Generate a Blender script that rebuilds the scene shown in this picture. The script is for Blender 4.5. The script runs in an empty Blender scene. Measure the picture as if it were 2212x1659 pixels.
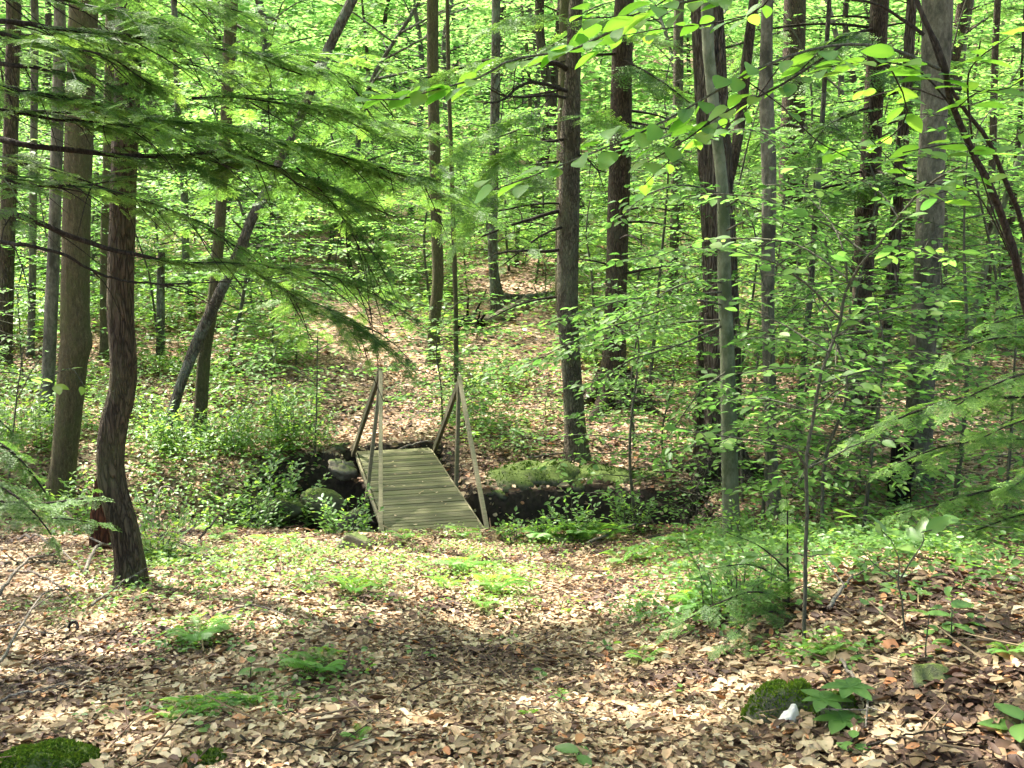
import bpy, math, random
import numpy as np
from mathutils import Vector

rng = np.random.default_rng(11)
random.seed(11)
scene = bpy.context.scene
COL = scene.collection

# ------------------------------------------------------------------ view maths
F, CX, CY = 2268.0, 1106.0, 829.5
PITCH = math.radians(9.75)
SP, CP = math.sin(PITCH), math.cos(PITCH)
EYE = np.array([0.0, 0.0, 1.6])

def ray(px, py):
    a, b = (px - CX) / F, (CY - py) / F
    return np.array([a, CP + b * SP, -SP + b * CP])

def at(px, py, Y):
    """the point of the place seen at (px, py) that stands Y metres ahead"""
    d = ray(px, py)
    return EYE + d * (Y / d[1])

def sm(a, b, x):
    t = np.clip((np.asarray(x, float) - a) / (b - a), 0, 1)
    return t * t * (3 - 2 * t)

# ------------------------------------------------------------------ value noise
_NT = np.random.default_rng(5).random((64, 64))
def vnoise(x, y):
    x = np.asarray(x, float); y = np.asarray(y, float)
    xi, yi = np.floor(x).astype(int), np.floor(y).astype(int)
    fx, fy = x - xi, y - yi
    fx, fy = fx * fx * (3 - 2 * fx), fy * fy * (3 - 2 * fy)
    g = lambda i, j: _NT[i % 64, j % 64]
    return (g(xi, yi) * (1 - fx) + g(xi + 1, yi) * fx) * (1 - fy) + (g(xi, yi + 1) * (1 - fx) + g(xi + 1, yi + 1) * fx) * fy

# ------------------------------------------------------------------ the bridge's own axes
BN, BF = np.array([-0.754, 9.90]), np.array([-1.543, 13.33])     # middle of its near and far end
BL = float(np.linalg.norm(BF - BN)); BU = (BF - BN) / BL; BV = np.array([BU[1], -BU[0]])
DECK = -1.55

# ------------------------------------------------------------------ terrain
_GY = [-30, -8, 0, 3.3, 4.7, 6.5, 8.2, 9.9, 12, 13.3, 16, 20, 30, 45, 60, 80, 110, 160]
_GZ = [1.2, .5, 0, -.15, -.45, -.8, -1.2, -1.56, -1.56, -1.53, -1.28, -.9, .15, 2.0, 4.6, 10, 20, 38]
def gully(x, y):
    x = np.asarray(x, float); y = np.asarray(y, float)
    w = .25 * (vnoise(x * .8 + 3, y * .2) - .5)
    near = 9.85 + w + .10 * np.clip(-x - 3, 0, 6) * .3
    far = 12.9 - 1.25 * sm(-1.9, -.7, x) + .5 * (vnoise(x * 1.1 + 9, 2.2) - .5)
    far = far - 1.45 * sm(-2.3, -3.3, x)
    return sm(near, near + .4, y) * (1 - sm(far - .28 - .1 * sm(-2.2, -3.2, x), far + 1.3 * sm(-2.2, -3.2, x), y)) * (1 - sm(1.35, 2.3, x))

def gz(x, y, fine=True):
    x = np.asarray(x, float); y = np.asarray(y, float)
    z = np.interp(y, _GY, _GZ)
    z = z + .30 * sm(.4, 2.4, x) * sm(1.0, 3, y) * (1 - sm(5.0, 10.0, y))
    z = z + .35 * sm(2.2, 6, x) * sm(7, 10, y) + .05 * np.clip(np.abs(x) - 9, 0, 40)
    z = z + .35 * sm(-3.5, -8, x) * sm(9, 14, y)
    px = -.1 + .25 * np.sin(y * .3)
    z = z - .07 * np.exp(-((x - px) / .8) ** 2) * (1 - sm(8.5, 10, y))
    if fine:
        z = z + .16 * (vnoise(x * .7, y * .7) - .5) * sm(0, 3, np.hypot(x - BN[0], (y - BN[1]) * .6)) + .07 * (vnoise(x * 2.3 + 7, y * 2.3) - .5)
        z = z + .5 * (vnoise(x * .22 + 5, y * .22) - .5) * sm(14, 24, y)
    z = z - (1.35 - .75 * sm(-2.2, -3.4, x)) * gully(x, y)
    u = (x - BN[0]) * BU[0] + (y - BN[1]) * BU[1]
    v = (x - BN[0]) * BV[0] + (y - BN[1]) * BV[1]
    m = sm(.02, .2, u) * (1 - sm(BL - .15, BL + .1, u)) * (1 - sm(.5, .75, np.abs(v)))
    return z * (1 - m) + np.minimum(z, -1.86) * m

def hit(px, py):
    d = ray(px, py)
    s = np.arange(1.0, 140, .02)
    p = EYE[None] + s[:, None] * d[None]
    b = np.nonzero(p[:, 2] < gz(p[:, 0], p[:, 1]))[0]
    return p[b[0]] if len(b) else p[-1]

def on(x, y, dz=0.0):
    return np.array([x, y, float(gz(x, y)) + dz])

# ------------------------------------------------------------------ node helpers
def new_mat(name):
    m = bpy.data.materials.new(name); m.use_nodes = True
    nt = m.node_tree; nt.nodes.clear()
    return m, nt, nt.nodes, nt.links

def ramp(nd, stops, interp='LINEAR'):
    r = nd.new('ShaderNodeValToRGB'); cr = r.color_ramp; cr.interpolation = interp
    while len(cr.elements) < len(stops): cr.elements.new(.5)
    for e, (p, c) in zip(cr.elements, stops):
        e.position = p; e.color = (c[0], c[1], c[2], 1)
    return r

def coords(nd, ln, scale, kind='Object'):
    tc = nd.new('ShaderNodeTexCoord'); mp = nd.new('ShaderNodeMapping')
    mp.inputs['Scale'].default_value = scale
    ln.new(tc.outputs[kind], mp.inputs['Vector'])
    return mp.outputs['Vector']

def noise(nd, ln, vec, scale, detail=5, rough=.6):
    n = nd.new('ShaderNodeTexNoise'); n.inputs['Scale'].default_value = scale
    n.inputs['Detail'].default_value = detail; n.inputs['Roughness'].default_value = rough
    ln.new(vec, n.inputs['Vector'])
    return n.outputs['Fac']

def mixc(nd, ln, fac, a, b, mode='MIX'):
    m = nd.new('ShaderNodeMix'); m.data_type = 'RGBA'; m.blend_type = mode
    for sock, v in ((m.inputs[0], fac), (m.inputs[6], a), (m.inputs[7], b)):
        if isinstance(v, (int, float)): sock.default_value = v
        elif isinstance(v, tuple): sock.default_value = (v[0], v[1], v[2], 1)
        else: ln.new(v, sock)
    return m.outputs[2]

def finish(nd, ln, color, rough=.8, bump=None, bstr=.5, bdist=.02, spec=.3):
    b = nd.new('ShaderNodeBsdfPrincipled'); o = nd.new('ShaderNodeOutputMaterial')
    if isinstance(color, tuple): b.inputs['Base Color'].default_value = (*color, 1)
    else: ln.new(color, b.inputs['Base Color'])
    if isinstance(rough, (int, float)): b.inputs['Roughness'].default_value = rough
    else: ln.new(rough, b.inputs['Roughness'])
    b.inputs['Specular IOR Level'].default_value = spec
    if bump is not None:
        bp = nd.new('ShaderNodeBump'); bp.inputs['Strength'].default_value = bstr; bp.inputs['Distance'].default_value = bdist
        ln.new(bump, bp.inputs['Height']); ln.new(bp.outputs['Normal'], b.inputs['Normal'])
    ln.new(b.outputs['BSDF'], o.inputs['Surface'])
    return b

def leaf_mat(name, stops, tstops, trans=.5, rough=.42, spec=.45):
    m, nt, nd, ln = new_mat(name)
    at_ = nd.new('ShaderNodeAttribute'); at_.attribute_name = 'tint'
    c1 = ramp(nd, stops); c2 = ramp(nd, tstops)
    ln.new(at_.outputs['Fac'], c1.inputs['Fac']); ln.new(at_.outputs['Fac'], c2.inputs['Fac'])
    b = nd.new('ShaderNodeBsdfPrincipled'); b.inputs['Roughness'].default_value = rough
    b.inputs['Specular IOR Level'].default_value = spec
    t = nd.new('ShaderNodeBsdfTranslucent')
    ln.new(c1.outputs['Color'], b.inputs['Base Color']); ln.new(c2.outputs['Color'], t.inputs['Color'])
    mx = nd.new('ShaderNodeMixShader'); mx.inputs[0].default_value = trans
    ln.new(b.outputs['BSDF'], mx.inputs[1]); ln.new(t.outputs['BSDF'], mx.inputs[2])
    o = nd.new('ShaderNodeOutputMaterial'); ln.new(mx.outputs['Shader'], o.inputs['Surface'])
    return m

def bark_mat(name, dark, light, sx=18, sz=3.0, bstr=.8, patch=None, patch_amt=.5, bdist=.03, cracks=1.0):
    m, nt, nd, ln = new_mat(name)
    v = coords(nd, ln, (sx, sx, sz))
    n1 = noise(nd, ln, v, 1.0, 8, .65)
    vo = nd.new('ShaderNodeTexVoronoi'); vo.feature = 'DISTANCE_TO_EDGE'; vo.inputs['Scale'].default_value = 1.3
    wv = nd.new('ShaderNodeVectorMath'); wv.operation = 'MULTIPLY_ADD'; wv.inputs[1].default_value = (2.2, 2.2, 2.2)
    nn = nd.new('ShaderNodeTexNoise'); nn.inputs['Scale'].default_value = .9; ln.new(v, nn.inputs['Vector'])
    ln.new(nn.outputs['Color'], wv.inputs[0]); ln.new(v, wv.inputs[2]); ln.new(wv.outputs[0], vo.inputs['Vector'])
    cr = ramp(nd, [(.0, (1 - cracks,) * 3), (.22, (1, 1, 1))]); ln.new(vo.outputs['Distance'], cr.inputs['Fac'])
    mu = nd.new('ShaderNodeMath'); mu.operation = 'MULTIPLY'
    n1r = ramp(nd, [(.3, (.12, .12, .12)), (.7, (1, 1, 1))]); ln.new(n1, n1r.inputs['Fac'])
    ln.new(cr.outputs['Color'], mu.inputs[0]); ln.new(n1r.outputs['Color'], mu.inputs[1])
    col = mixc(nd, ln, mu.outputs[0], dark, light)
    if patch:
        v2 = coords(nd, ln, (4, 4, 2.2))
        pn = noise(nd, ln, v2, 1.2, 6, .7)
        pr = ramp(nd, [(.46, (0, 0, 0)), (.62, (patch_amt,) * 3)]); ln.new(pn, pr.inputs['Fac'])
        col = mixc(nd, ln, pr.outputs['Color'], col, patch)
    finish(nd, ln, col, .88, mu.outputs[0], bstr, bdist, .15)
    return m

M = {}
# fresh hardwood leaves, hemlock needles
M['beech'] = leaf_mat('beech_leaf', [(0, (.045, .10, .020)), (.5, (.085, .175, .032)), (1, (.14, .24, .04))],
                      [(0, (.11, .29, .05)), (.5, (.21, .47, .08)), (1, (.38, .60, .10))], .50, .52, .32)
M['bigleaf'] = leaf_mat('broad_leaf', [(0, (.05, .14, .04)), (.5, (.075, .19, .045)), (1, (.12, .24, .05))],
                        [(0, (.16, .38, .02)), (.5, (.23, .50, .04)), (1, (.36, .58, .05))], .55, .5, .35)
M['shrub'] = leaf_mat('shrub_leaf', [(0, (.05, .12, .03)), (.5, (.09, .185, .042)), (1, (.14, .25, .05))],
                      [(0, (.14, .31, .03)), (.5, (.25, .46, .06)), (1, (.40, .58, .06))], .46, .42, .4)
M['hemlock'] = leaf_mat('hemlock_needles', [(0, (.03, .07, .016)), (.5, (.085, .17, .032)), (.85, (.15, .275, .045)), (1, (.24, .39, .06))],
                        [(0, (.08, .19, .03)), (.5, (.18, .36, .05)), (1, (.36, .57, .07))], .42, .5, .3)
M['fern'] = leaf_mat('fern_leaf', [(0, (.05, .15, .03)), (1, (.13, .30, .04))], [(0, (.16, .38, .03)), (1, (.36, .6, .05))], .5, .5)
M['far'] = leaf_mat('distant_leaf', [(0, (.05, .13, .025)), (.5, (.09, .2, .035)), (1, (.16, .28, .04))],
                    [(0, (.13, .33, .07)), (.5, (.24, .50, .11)), (1, (.40, .62, .15))], .52, .6, .2)
M['moss'] = leaf_mat('moss_tufts', [(0, (.03, .06, .008)), (.6, (.085, .15, .014)), (1, (.16, .25, .022))],
                     [(0, (.05, .1, .01)), (1, (.2, .28, .02))], .25, .8, .1)
M['litter'] = leaf_mat('dead_leaf', [(0, (.05, .027, .018)), (.2, (.12, .07, .045)), (.36, (.22, .145, .078)), (.6, (.38, .285, .17)), (.86, (.54, .44, .285)), (.9, (.33, .14, .06)), (1, (.38, .20, .09))],
                       [(0, (.05, .02, .01)), (.4, (.2, .11, .05)), (.85, (.36, .24, .12)), (1, (.4, .14, .03))], .16, .62, .25)
# barks
M['bark_dark'] = bark_mat('dark_ridged_bark', (.028, .021, .013), (.165, .125, .082), 30, 5.0, 1.0, (.14, .14, .06), .4)
M['bark_pale'] = bark_mat('pale_olive_bark', (.035, .029, .015), (.185, .16, .082), 38, 11, 1.1, (.09, .10, .034), .7, cracks=.45)
M['bark_hem'] = bark_mat('hemlock_bark', (.040, .033, .022), (.20, .165, .11), 30, 8, .9, (.20, .205, .12), .45)
M['bark_red'] = bark_mat('dark_conifer_bark', (.026, .019, .013), (.14, .10, .066), 30, 6, .9, (.13, .12, .08), .4)
M['bark_beech'] = bark_mat('smooth_grey_bark', (.065, .075, .042), (.175, .185, .12), 24, 10, .4, (.045, .06, .025), .85, .01, 0.0)
M['bark_grey'] = bark_mat('mottled_grey_bark', (.05, .046, .032), (.185, .172, .122), 30, 13, .7, (.035, .033, .022), .9, .015, .25)
M['bark_shag'] = bark_mat('shaggy_bark', (.05, .036, .024), (.31, .26, .185), 24, 2.6, 1.4, (.16, .13, .09), .4, .05)
M['bark_lichen'] = bark_mat('lichen_bark', (.035, .03, .02), (.17, .145, .105), 20, 6, .9, (.22, .25, .19), .55)
M['twig'] = bark_mat('twig_bark', (.018, .014, .010), (.06, .048, .034), 30, 10, .4)
M['stem'] = bark_mat('sapling_bark', (.05, .05, .032), (.13, .125, .085), 30, 10, .4)
M['stick'] = bark_mat('grey_dead_wood', (.09, .075, .06), (.30, .26, .21), 30, 30, .5)
M['char'] = bark_mat('charred_wood', (.004, .003, .003), (.022, .012, .009), 26, 3, 1.0)
M['rot'] = bark_mat('rotten_red_wood', (.03, .013, .008), (.19, .075, .035), 24, 5, 1.0, (.02, .015, .01), .6)
M['log'] = bark_mat('fallen_log_bark', (.10, .08, .055), (.34, .29, .215), 12, 12, .8, (.12, .14, .05), .5)

def rock_mat(name, a, b, moss_amt):
    m, nt, nd, ln = new_mat(name)
    v = coords(nd, ln, (1, 1, 1))
    n1 = noise(nd, ln, v, 9, 9, .7)
    c = ramp(nd, [(.3, a), (.7, b)]); ln.new(n1, c.inputs['Fac'])
    ge = nd.new('ShaderNodeNewGeometry'); sx = nd.new('ShaderNodeSeparateXYZ'); ln.new(ge.outputs['Normal'], sx.inputs[0])
    n2 = noise(nd, ln, v, 4, 6, .7)
    ad = nd.new('ShaderNodeMath'); ad.operation = 'ADD'
    ln.new(sx.outputs['Z'], ad.inputs[0]); ln.new(n2, ad.inputs[1])
    mr = ramp(nd, [(.55, (0, 0, 0)), (.75, (moss_amt,) * 3)])
    dv = nd.new('ShaderNodeMath'); dv.operation = 'MULTIPLY'; dv.inputs[1].default_value = .55
    ln.new(ad.outputs[0], dv.inputs[0]); ln.new(dv.outputs[0], mr.inputs['Fac'])
    n3 = noise(nd, ln, v, 40, 4, .7)
    mc = ramp(nd, [(.3, (.025, .045, .010)), (.7, (.10, .135, .025))]); ln.new(n3, mc.inputs['Fac'])
    col = mixc(nd, ln, mr.outputs['Color'], c.outputs['Color'], mc.outputs['Color'])
    finish(nd, ln, col, .9, n1, .7, .03, .2)
    return m
M['rock'] = rock_mat('grey_rock', (.09, .078, .052), (.24, .21, .15), .9)
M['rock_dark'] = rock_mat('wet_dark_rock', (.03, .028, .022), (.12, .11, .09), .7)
M['rock_moss'] = rock_mat('moss_covered_rock', (.05, .05, .03), (.12, .12, .07), 1.0)
M['quartz'] = rock_mat('white_quartz', (.62, .57, .48), (.78, .73, .64), 0.0)

def wood_mat(name, a, b, green):
    m, nt, nd, ln = new_mat(name)
    at_ = nd.new('ShaderNodeAttribute'); at_.attribute_name = 'tint'
    v = coords(nd, ln, (3, 60, 60))
    n1 = noise(nd, ln, v, 1.0, 8, .65)
    v2 = coords(nd, ln, (2.2, 2.2, 2.2)); n2 = noise(nd, ln, v2, 1.3, 6, .65)
    c = ramp(nd, [(.3, a), (.7, b)]); ln.new(n1, c.inputs['Fac'])
    gr = ramp(nd, [(.4, (0, 0, 0)), (.65, (.7, .7, .7))]); ln.new(n2, gr.inputs['Fac'])
    col = mixc(nd, ln, gr.outputs['Color'], c.outputs['Color'], green)
    tr = ramp(nd, [(0, (.55, .55, .55)), (1, (1.25, 1.25, 1.25))]); ln.new(at_.outputs['Fac'], tr.inputs['Fac'])
    col = mixc(nd, ln, 1.0, col, tr.outputs['Color'], 'MULTIPLY')
    finish(nd, ln, col, .75, n1, .45, .006, .25)
    return m
M['deck'] = wood_mat('weathered_deck_boards', (.06, .057, .025), (.145, .135, .062), (.07, .08, .025))
M['rail'] = wood_mat('weathered_timber', (.10, .086, .05), (.24, .208, .125), (.13, .125, .06))

def ground_mat():
    m, nt, nd, ln = new_mat('forest_floor')
    v = coords(nd, ln, (1, 1, 1))
    vo = nd.new('ShaderNodeTexVoronoi'); vo.inputs['Scale'].default_value = 17
    vs = nd.new('ShaderNodeMapping'); vs.inputs['Scale'].default_value = (1, 1.35, .5); ln.new(v, vs.inputs['Vector'])
    dn = nd.new('ShaderNodeTexNoise'); dn.inputs['Scale'].default_value = 6; ln.new(v, dn.inputs['Vector'])
    va = nd.new('ShaderNodeVectorMath'); va.operation = 'MULTIPLY_ADD'; va.inputs[1].default_value = (.12, .12, .12)
    ln.new(dn.outputs['Color'], va.inputs[0]); ln.new(vs.outputs['Vector'], va.inputs[2]); ln.new(va.outputs[0], vo.inputs['Vector'])
    sep = nd.new('ShaderNodeSeparateColor'); ln.new(vo.outputs['Color'], sep.inputs[0])
    c = ramp(nd, [(0, (.05, .03, .02)), (.3, (.13, .075, .045)), (.6, (.30, .20, .13)), (.9, (.48, .36, .25)), (1, (.30, .12, .05))])
    ln.new(sep.outputs[0], c.inputs['Fac'])
    # bare dark soil on the steep sides and floor of the brook
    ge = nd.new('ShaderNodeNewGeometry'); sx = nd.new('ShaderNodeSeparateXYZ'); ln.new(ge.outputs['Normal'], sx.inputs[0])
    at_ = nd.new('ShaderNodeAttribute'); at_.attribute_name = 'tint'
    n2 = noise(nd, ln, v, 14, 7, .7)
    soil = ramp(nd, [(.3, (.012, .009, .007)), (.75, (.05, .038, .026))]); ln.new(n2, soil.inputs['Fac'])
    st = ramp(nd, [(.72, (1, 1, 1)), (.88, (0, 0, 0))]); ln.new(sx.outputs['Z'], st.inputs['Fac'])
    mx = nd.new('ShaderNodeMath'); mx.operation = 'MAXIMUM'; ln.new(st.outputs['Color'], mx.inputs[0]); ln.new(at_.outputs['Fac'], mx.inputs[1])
    n3 = noise(nd, ln, v, .9, 5, .6)
    dk = ramp(nd, [(.38, (.55, .55, .55)), (.62, (1, 1, 1))]); ln.new(n3, dk.inputs['Fac'])
    col = mixc(nd, ln, 1.0, c.outputs['Color'], dk.outputs['Color'], 'MULTIPLY')
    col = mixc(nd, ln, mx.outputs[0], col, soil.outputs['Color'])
    finish(nd, ln, col, .9, vo.outputs['Distance'], .6, .03, .15)
    return m
M['ground'] = ground_mat()

# ------------------------------------------------------------------ mesh building
def norm(a):
    return a / np.maximum(np.linalg.norm(a, axis=-1, keepdims=True), 1e-9)

class MB:
    def __init__(s):
        s.V, s.Q, s.T, s.A, s.n = [], [], [], [], 0
    def add(s, V, Q=None, T=None, tint=.5):
        V = np.asarray(V, np.float32).reshape(-1, 3)
        if Q is not None and len(Q): s.Q.append(np.asarray(Q, np.int64).reshape(-1, 4) + s.n)
        if T is not None and len(T): s.T.append(np.asarray(T, np.int64).reshape(-1, 3) + s.n)
        t = np.broadcast_to(np.asarray(tint, np.float32), (len(V),)) if np.ndim(tint) == 0 else np.asarray(tint, np.float32)
        s.V.append(V); s.A.append(t); s.n += len(V)
    def inst(s, tpl, P, D, N, S, tint):
        """copies of a template at P, its x along D, its z near N, scaled S"""
        TV, TQ, TT = tpl[0], tpl[1], tpl[2]
        P = np.asarray(P, float).reshape(-1, 3); n = len(P)
        if n == 0: return
        X = norm(np.broadcast_to(np.asarray(D, float), (n, 3)))
        N = np.broadcast_to(np.asarray(N, float), (n, 3))
        Z = norm(N - (N * X).sum(1, keepdims=True) * X); Yv = np.cross(Z, X)
        S = np.broadcast_to(np.asarray(S, float), (n,))
        V = P[:, None] + S[:, None, None] * (TV[None, :, 0:1] * X[:, None] + TV[None, :, 1:2] * Yv[:, None] + TV[None, :, 2:3] * Z[:, None])
        k = len(TV); off = (np.arange(n) * k)[:, None, None]
        t = np.repeat(np.broadcast_to(np.asarray(tint, float), (n,)), k)
        if len(tpl) > 3: t = np.clip(t + np.tile(tpl[3], n), 0, 1)
        s.add(V.reshape(-1, 3), (TQ[None] + off).reshape(-1, 4) if len(TQ) else None, (TT[None] + off).reshape(-1, 3) if len(TT) else None, t)
    def tube(s, pts, rads, sides=8, tint=.5, rough=0.0, ridges=0, cap=False, seed=0):
        pts = np.asarray(pts, float); k = len(pts); rads = np.broadcast_to(np.asarray(rads, float), (k,))
        tg = norm(np.gradient(pts, axis=0))
        u = np.cross(tg[0], [0.31, .95, .05]); u = u / np.linalg.norm(u)
        th = np.arange(sides) * 2 * math.pi / sides
        r0 = np.random.default_rng(abs(seed) + 17)
        ph = r0.random(4) * 6.28
        V = np.empty((k, sides, 3))
        L = np.concatenate([[0], np.cumsum(np.linalg.norm(np.diff(pts, axis=0), axis=1))])
        for i in range(k):
            u = u - tg[i] * (u @ tg[i]); u = u / np.linalg.norm(u); w = np.cross(tg[i], u)
            f = np.ones(sides)
            if rough: f = f + rough * (np.sin(2 * th + ph[0] + L[i] * 1.7) * .5 + np.sin(3 * th + ph[1] - L[i] * 2.9) * .4 + r0.normal(0, .35, sides))
            if ridges: f = f + .035 * np.sin(ridges * th + ph[2] + .8 * np.sin(L[i] * 2.1 + ph[3]))
            V[i] = pts[i] + rads[i] * f[:, None] * (np.cos(th)[:, None] * u + np.sin(th)[:, None] * w)
        i, j = np.meshgrid(np.arange(k - 1), np.arange(sides), indexing='ij'); j2 = (j + 1) % sides
        Q = np.stack([i * sides + j, i * sides + j2, (i + 1) * sides + j2, (i + 1) * sides + j], -1).reshape(-1, 4)
        V = V.reshape(-1, 3); T = None
        if cap:
            V = np.concatenate([V, pts[-1:] , pts[:1]])
            jj = np.arange(sides); j2 = (jj + 1) % sides; b = (k - 1) * sides
            T = np.concatenate([np.stack([b + jj, b + j2, np.full(sides, k * sides)], 1), np.stack([j2, jj, np.full(sides, k * sides + 1)], 1)])
        s.add(V, Q, T, tint)
    def box(s, c, ax, ay, az, tint=.5):
        """a beam: centre c, half-axis vectors ax ay az, its edges a little eased"""
        c, ax, ay, az = (np.asarray(v, float) for v in (c, ax, ay, az))
        sg = [(-1, -1, -1), (1, -1, -1), (1, 1, -1), (-1, 1, -1), (-1, -1, 1), (1, -1, 1), (1, 1, 1), (-1, 1, 1)]
        V = [c + a * ax + b * ay + d * az for a, b, d in sg]
        s.add(V, [(0, 3, 2, 1), (4, 5, 6, 7), (0, 1, 5, 4), (1, 2, 6, 5), (2, 3, 7, 6), (3, 0, 4, 7)], None, tint)
    def build(s, name, mat, parent=None, origin=(0, 0, 0), smooth=True, bevel=0):
        V = np.concatenate(s.V).astype(np.float32) - np.asarray(origin, np.float32)
        A = np.concatenate(s.A).astype(np.float32)
        Q = np.concatenate(s.Q) if s.Q else np.empty((0, 4), np.int64)
        T = np.concatenate(s.T) if s.T else np.empty((0, 3), np.int64)
        me = bpy.data.meshes.new(name)
        me.vertices.add(len(V)); me.vertices.foreach_set('co', V.ravel())
        li = np.concatenate([Q.ravel(), T.ravel()]).astype(np.int32)
        me.loops.add(len(li)); me.loops.foreach_set('vertex_index', li)
        st = np.concatenate([np.arange(len(Q)) * 4, len(Q) * 4 + np.arange(len(T)) * 3]).astype(np.int32)
        me.polygons.add(len(st)); me.polygons.foreach_set('loop_start', st)
        me.polygons.foreach_set('use_smooth', np.full(len(st), smooth))
        at_ = me.attributes.new('tint', 'FLOAT', 'POINT'); at_.data.foreach_set('value', A)
        me.update(calc_edges=True); me.validate()
        me.materials.append(M[mat] if isinstance(mat, str) else mat)
        o = bpy.data.objects.new(name, me); COL.objects.link(o)
        if parent is not None: o.parent = parent
        else: o.location = origin
        if bevel:
            b = o.modifiers.new('ease', 'BEVEL'); b.width = bevel; b.segments = 2
        return o

def tag(o, label, cat=None, group=None, kind=None):
    if label: o['label'] = label
    if cat: o['category'] = cat
    if group: o['group'] = group
    if kind: o['kind'] = kind
    return o

def thing(name, label, cat, loc, group=None):
    e = bpy.data.objects.new(name, None); COL.objects.link(e)
    e.location = [float(v) for v in loc]; e.empty_display_size = .2
    return tag(e, label, cat, group)

def copy_thing(o, loc, rz, sc):
    c = o.copy(); COL.objects.link(c)
    c.location = [float(v) for v in loc]; c.rotation_euler = (0, 0, rz); c.scale = (sc, sc, sc)
    for ch in o.children:
        d = ch.copy(); COL.objects.link(d); d.parent = c
        for g in ch.children:
            e = g.copy(); COL.objects.link(e); e.parent = d
    return c

def spline(pts, n):
    pts = np.asarray(pts, float)
    if len(pts) == 2: return pts[0] + (pts[1] - pts[0]) * np.linspace(0, 1, n)[:, None]
    p = np.concatenate([2 * pts[:1] - pts[1:2], pts, 2 * pts[-1:] - pts[-2:-1]])
    t = np.linspace(0, len(pts) - 1 - 1e-6, n); i = t.astype(int); f = (t - i)[:, None]
    a, b, c, d = p[i], p[i + 1], p[i + 2], p[i + 3]
    return .5 * ((2 * b) + (c - a) * f + (2 * a - 5 * b + 4 * c - d) * f ** 2 + (3 * b - a - 3 * c + d) * f ** 3)

# ------------------------------------------------------------------ leaf templates
E3 = np.empty((0, 3), np.int64); E4 = np.empty((0, 4), np.int64)
def leaf_fine(wd=.27, droop=.14, fold=.05):
    ts = [0, .12, .3, .5, .7, .87, 1]; ws = [0.004, .6, .93, 1, .78, .42, .004]
    V = []
    for t, w in zip(ts, ws):
        z = -droop * t * t
        V += [(t, w * wd, z + fold * w), (t, 0, z), (t, -w * wd, z + fold * w)]
    Q = []
    for i in range(6):
        a = i * 3
        Q += [(a, a + 1, a + 4, a + 3), (a + 1, a + 2, a + 5, a + 4)]
    return np.array(V, float), np.array(Q), E3, np.tile([-.05, .16, -.05], 7)
LEAF_F = leaf_fine()
LEAF_M = (np.array([(0, 0, 0), (.33, .27, .05), (.7, .22, .0), (1, 0, -.12), (.7, -.22, .0), (.33, -.27, .05)], float), np.array([(0, 3, 2, 1), (0, 5, 4, 3)]), E3)
LEAF_L = (np.array([(0, 0, 0), (.5, .3, .03), (1, 0, -.06), (.5, -.3, .03)], float), np.array([(0, 1, 2, 3)]), E3)
LEAF_D, LEAF_DF = [], []                      # dry leaves, cupped and curled each its own way; plain and fine
for k in range(6):
    q = np.random.default_rng(40 + k)
    cup, bend, tw, wd = q.uniform(-.6, .95), q.uniform(-.3, .6), q.uniform(-.45, .45), q.uniform(.17, .30)
    for rows, out in ((4, LEAF_D), (6, LEAF_DF)):
        V, Q = [], []
        for i in range(rows):
            t = i / (rows - 1); w = wd * max(.03, math.sin(math.pi * min(1, t * .93 + .05)) ** .8) * (1 + .12 * math.sin(9 * t + k))
            for s_ in (1, 0, -1):
                yy = s_ * w; zz = cup * yy * yy / .31 * 1.2 + bend * (t - .5) ** 2 + tw * (t - .5) * yy * 2
                V.append((t - .5, yy * math.cos(min(1.2, abs(cup) * .5)), zz))
            if i: b_ = i * 3; Q += [(b_ - 3, b_ - 2, b_ + 1, b_), (b_ - 2, b_ - 1, b_ + 2, b_ + 1)]
        out.append((np.array(V, float), np.array(Q)[:, ::-1], E3))
def hem_spray(fine, seed):
    q = np.random.default_rng(seed); V, Q, A = [], [], []
    def needle(p, d, l, w, tl, a):
        d = d / np.linalg.norm(d); sd = np.array([-d[1], d[0], tl]); b = len(V)
        V.extend([p, p + d * l * .55 + sd * w, p + d * l, p + d * l * .55 - sd * w]); Q.append((b, b + 1, b + 2, b + 3)); A.extend([a] * 4)
    def twig(p0, ang, L, depth, base_z):
        d = np.array([math.cos(ang), math.sin(ang), 0]); n = max(3, int(L / (.040 if fine else .06)))
        b = len(V); sd = np.array([-d[1], d[0], 0]) * .006
        e = p0 + d * L + np.array([0, 0, -.14 * L * L])
        V.extend([p0 - sd, p0 + sd, e + sd * .4, e - sd * .4]); Q.append((b, b + 1, b + 2, b + 3)); A.extend([-.25] * 4)
        for i in range(n):
            t = (i + .5) / n; p = p0 + d * L * t + np.array([0, 0, -.14 * (L * t) ** 2])
            for sg in (1, -1):
                an = ang + sg * q.uniform(.9, 1.25)
                nl = (.066 if fine else .1) * (1 - .35 * t) * q.uniform(.7, 1.1)
                needle(p, np.array([math.cos(an), math.sin(an), q.uniform(-.3, .25)]), nl, (.0175 if fine else .022), q.uniform(-.5, .5), .34 * (t > .78) + q.uniform(-.12, .12))
    twig(np.zeros(3), 0, 1.0, 0, 0)
    m = 8 if fine else 8
    for i in range(m):
        t = .06 + .86 * i / m
        for sg in (1, -1):
            L = (.46 * (1 - t) ** .8 + .08) * q.uniform(.7, 1.15)
            twig(np.array([t, 0, -.14 * t * t]), sg * q.uniform(.75, 1.05), L, 1, 0)
    return np.array(V), np.array(Q), E3, np.array(A)
HEM_F = [hem_spray(True, s) for s in (1, 2, 3)]
HEM_L = [hem_spray(False, s) for s in (4, 5, 6)]

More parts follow.
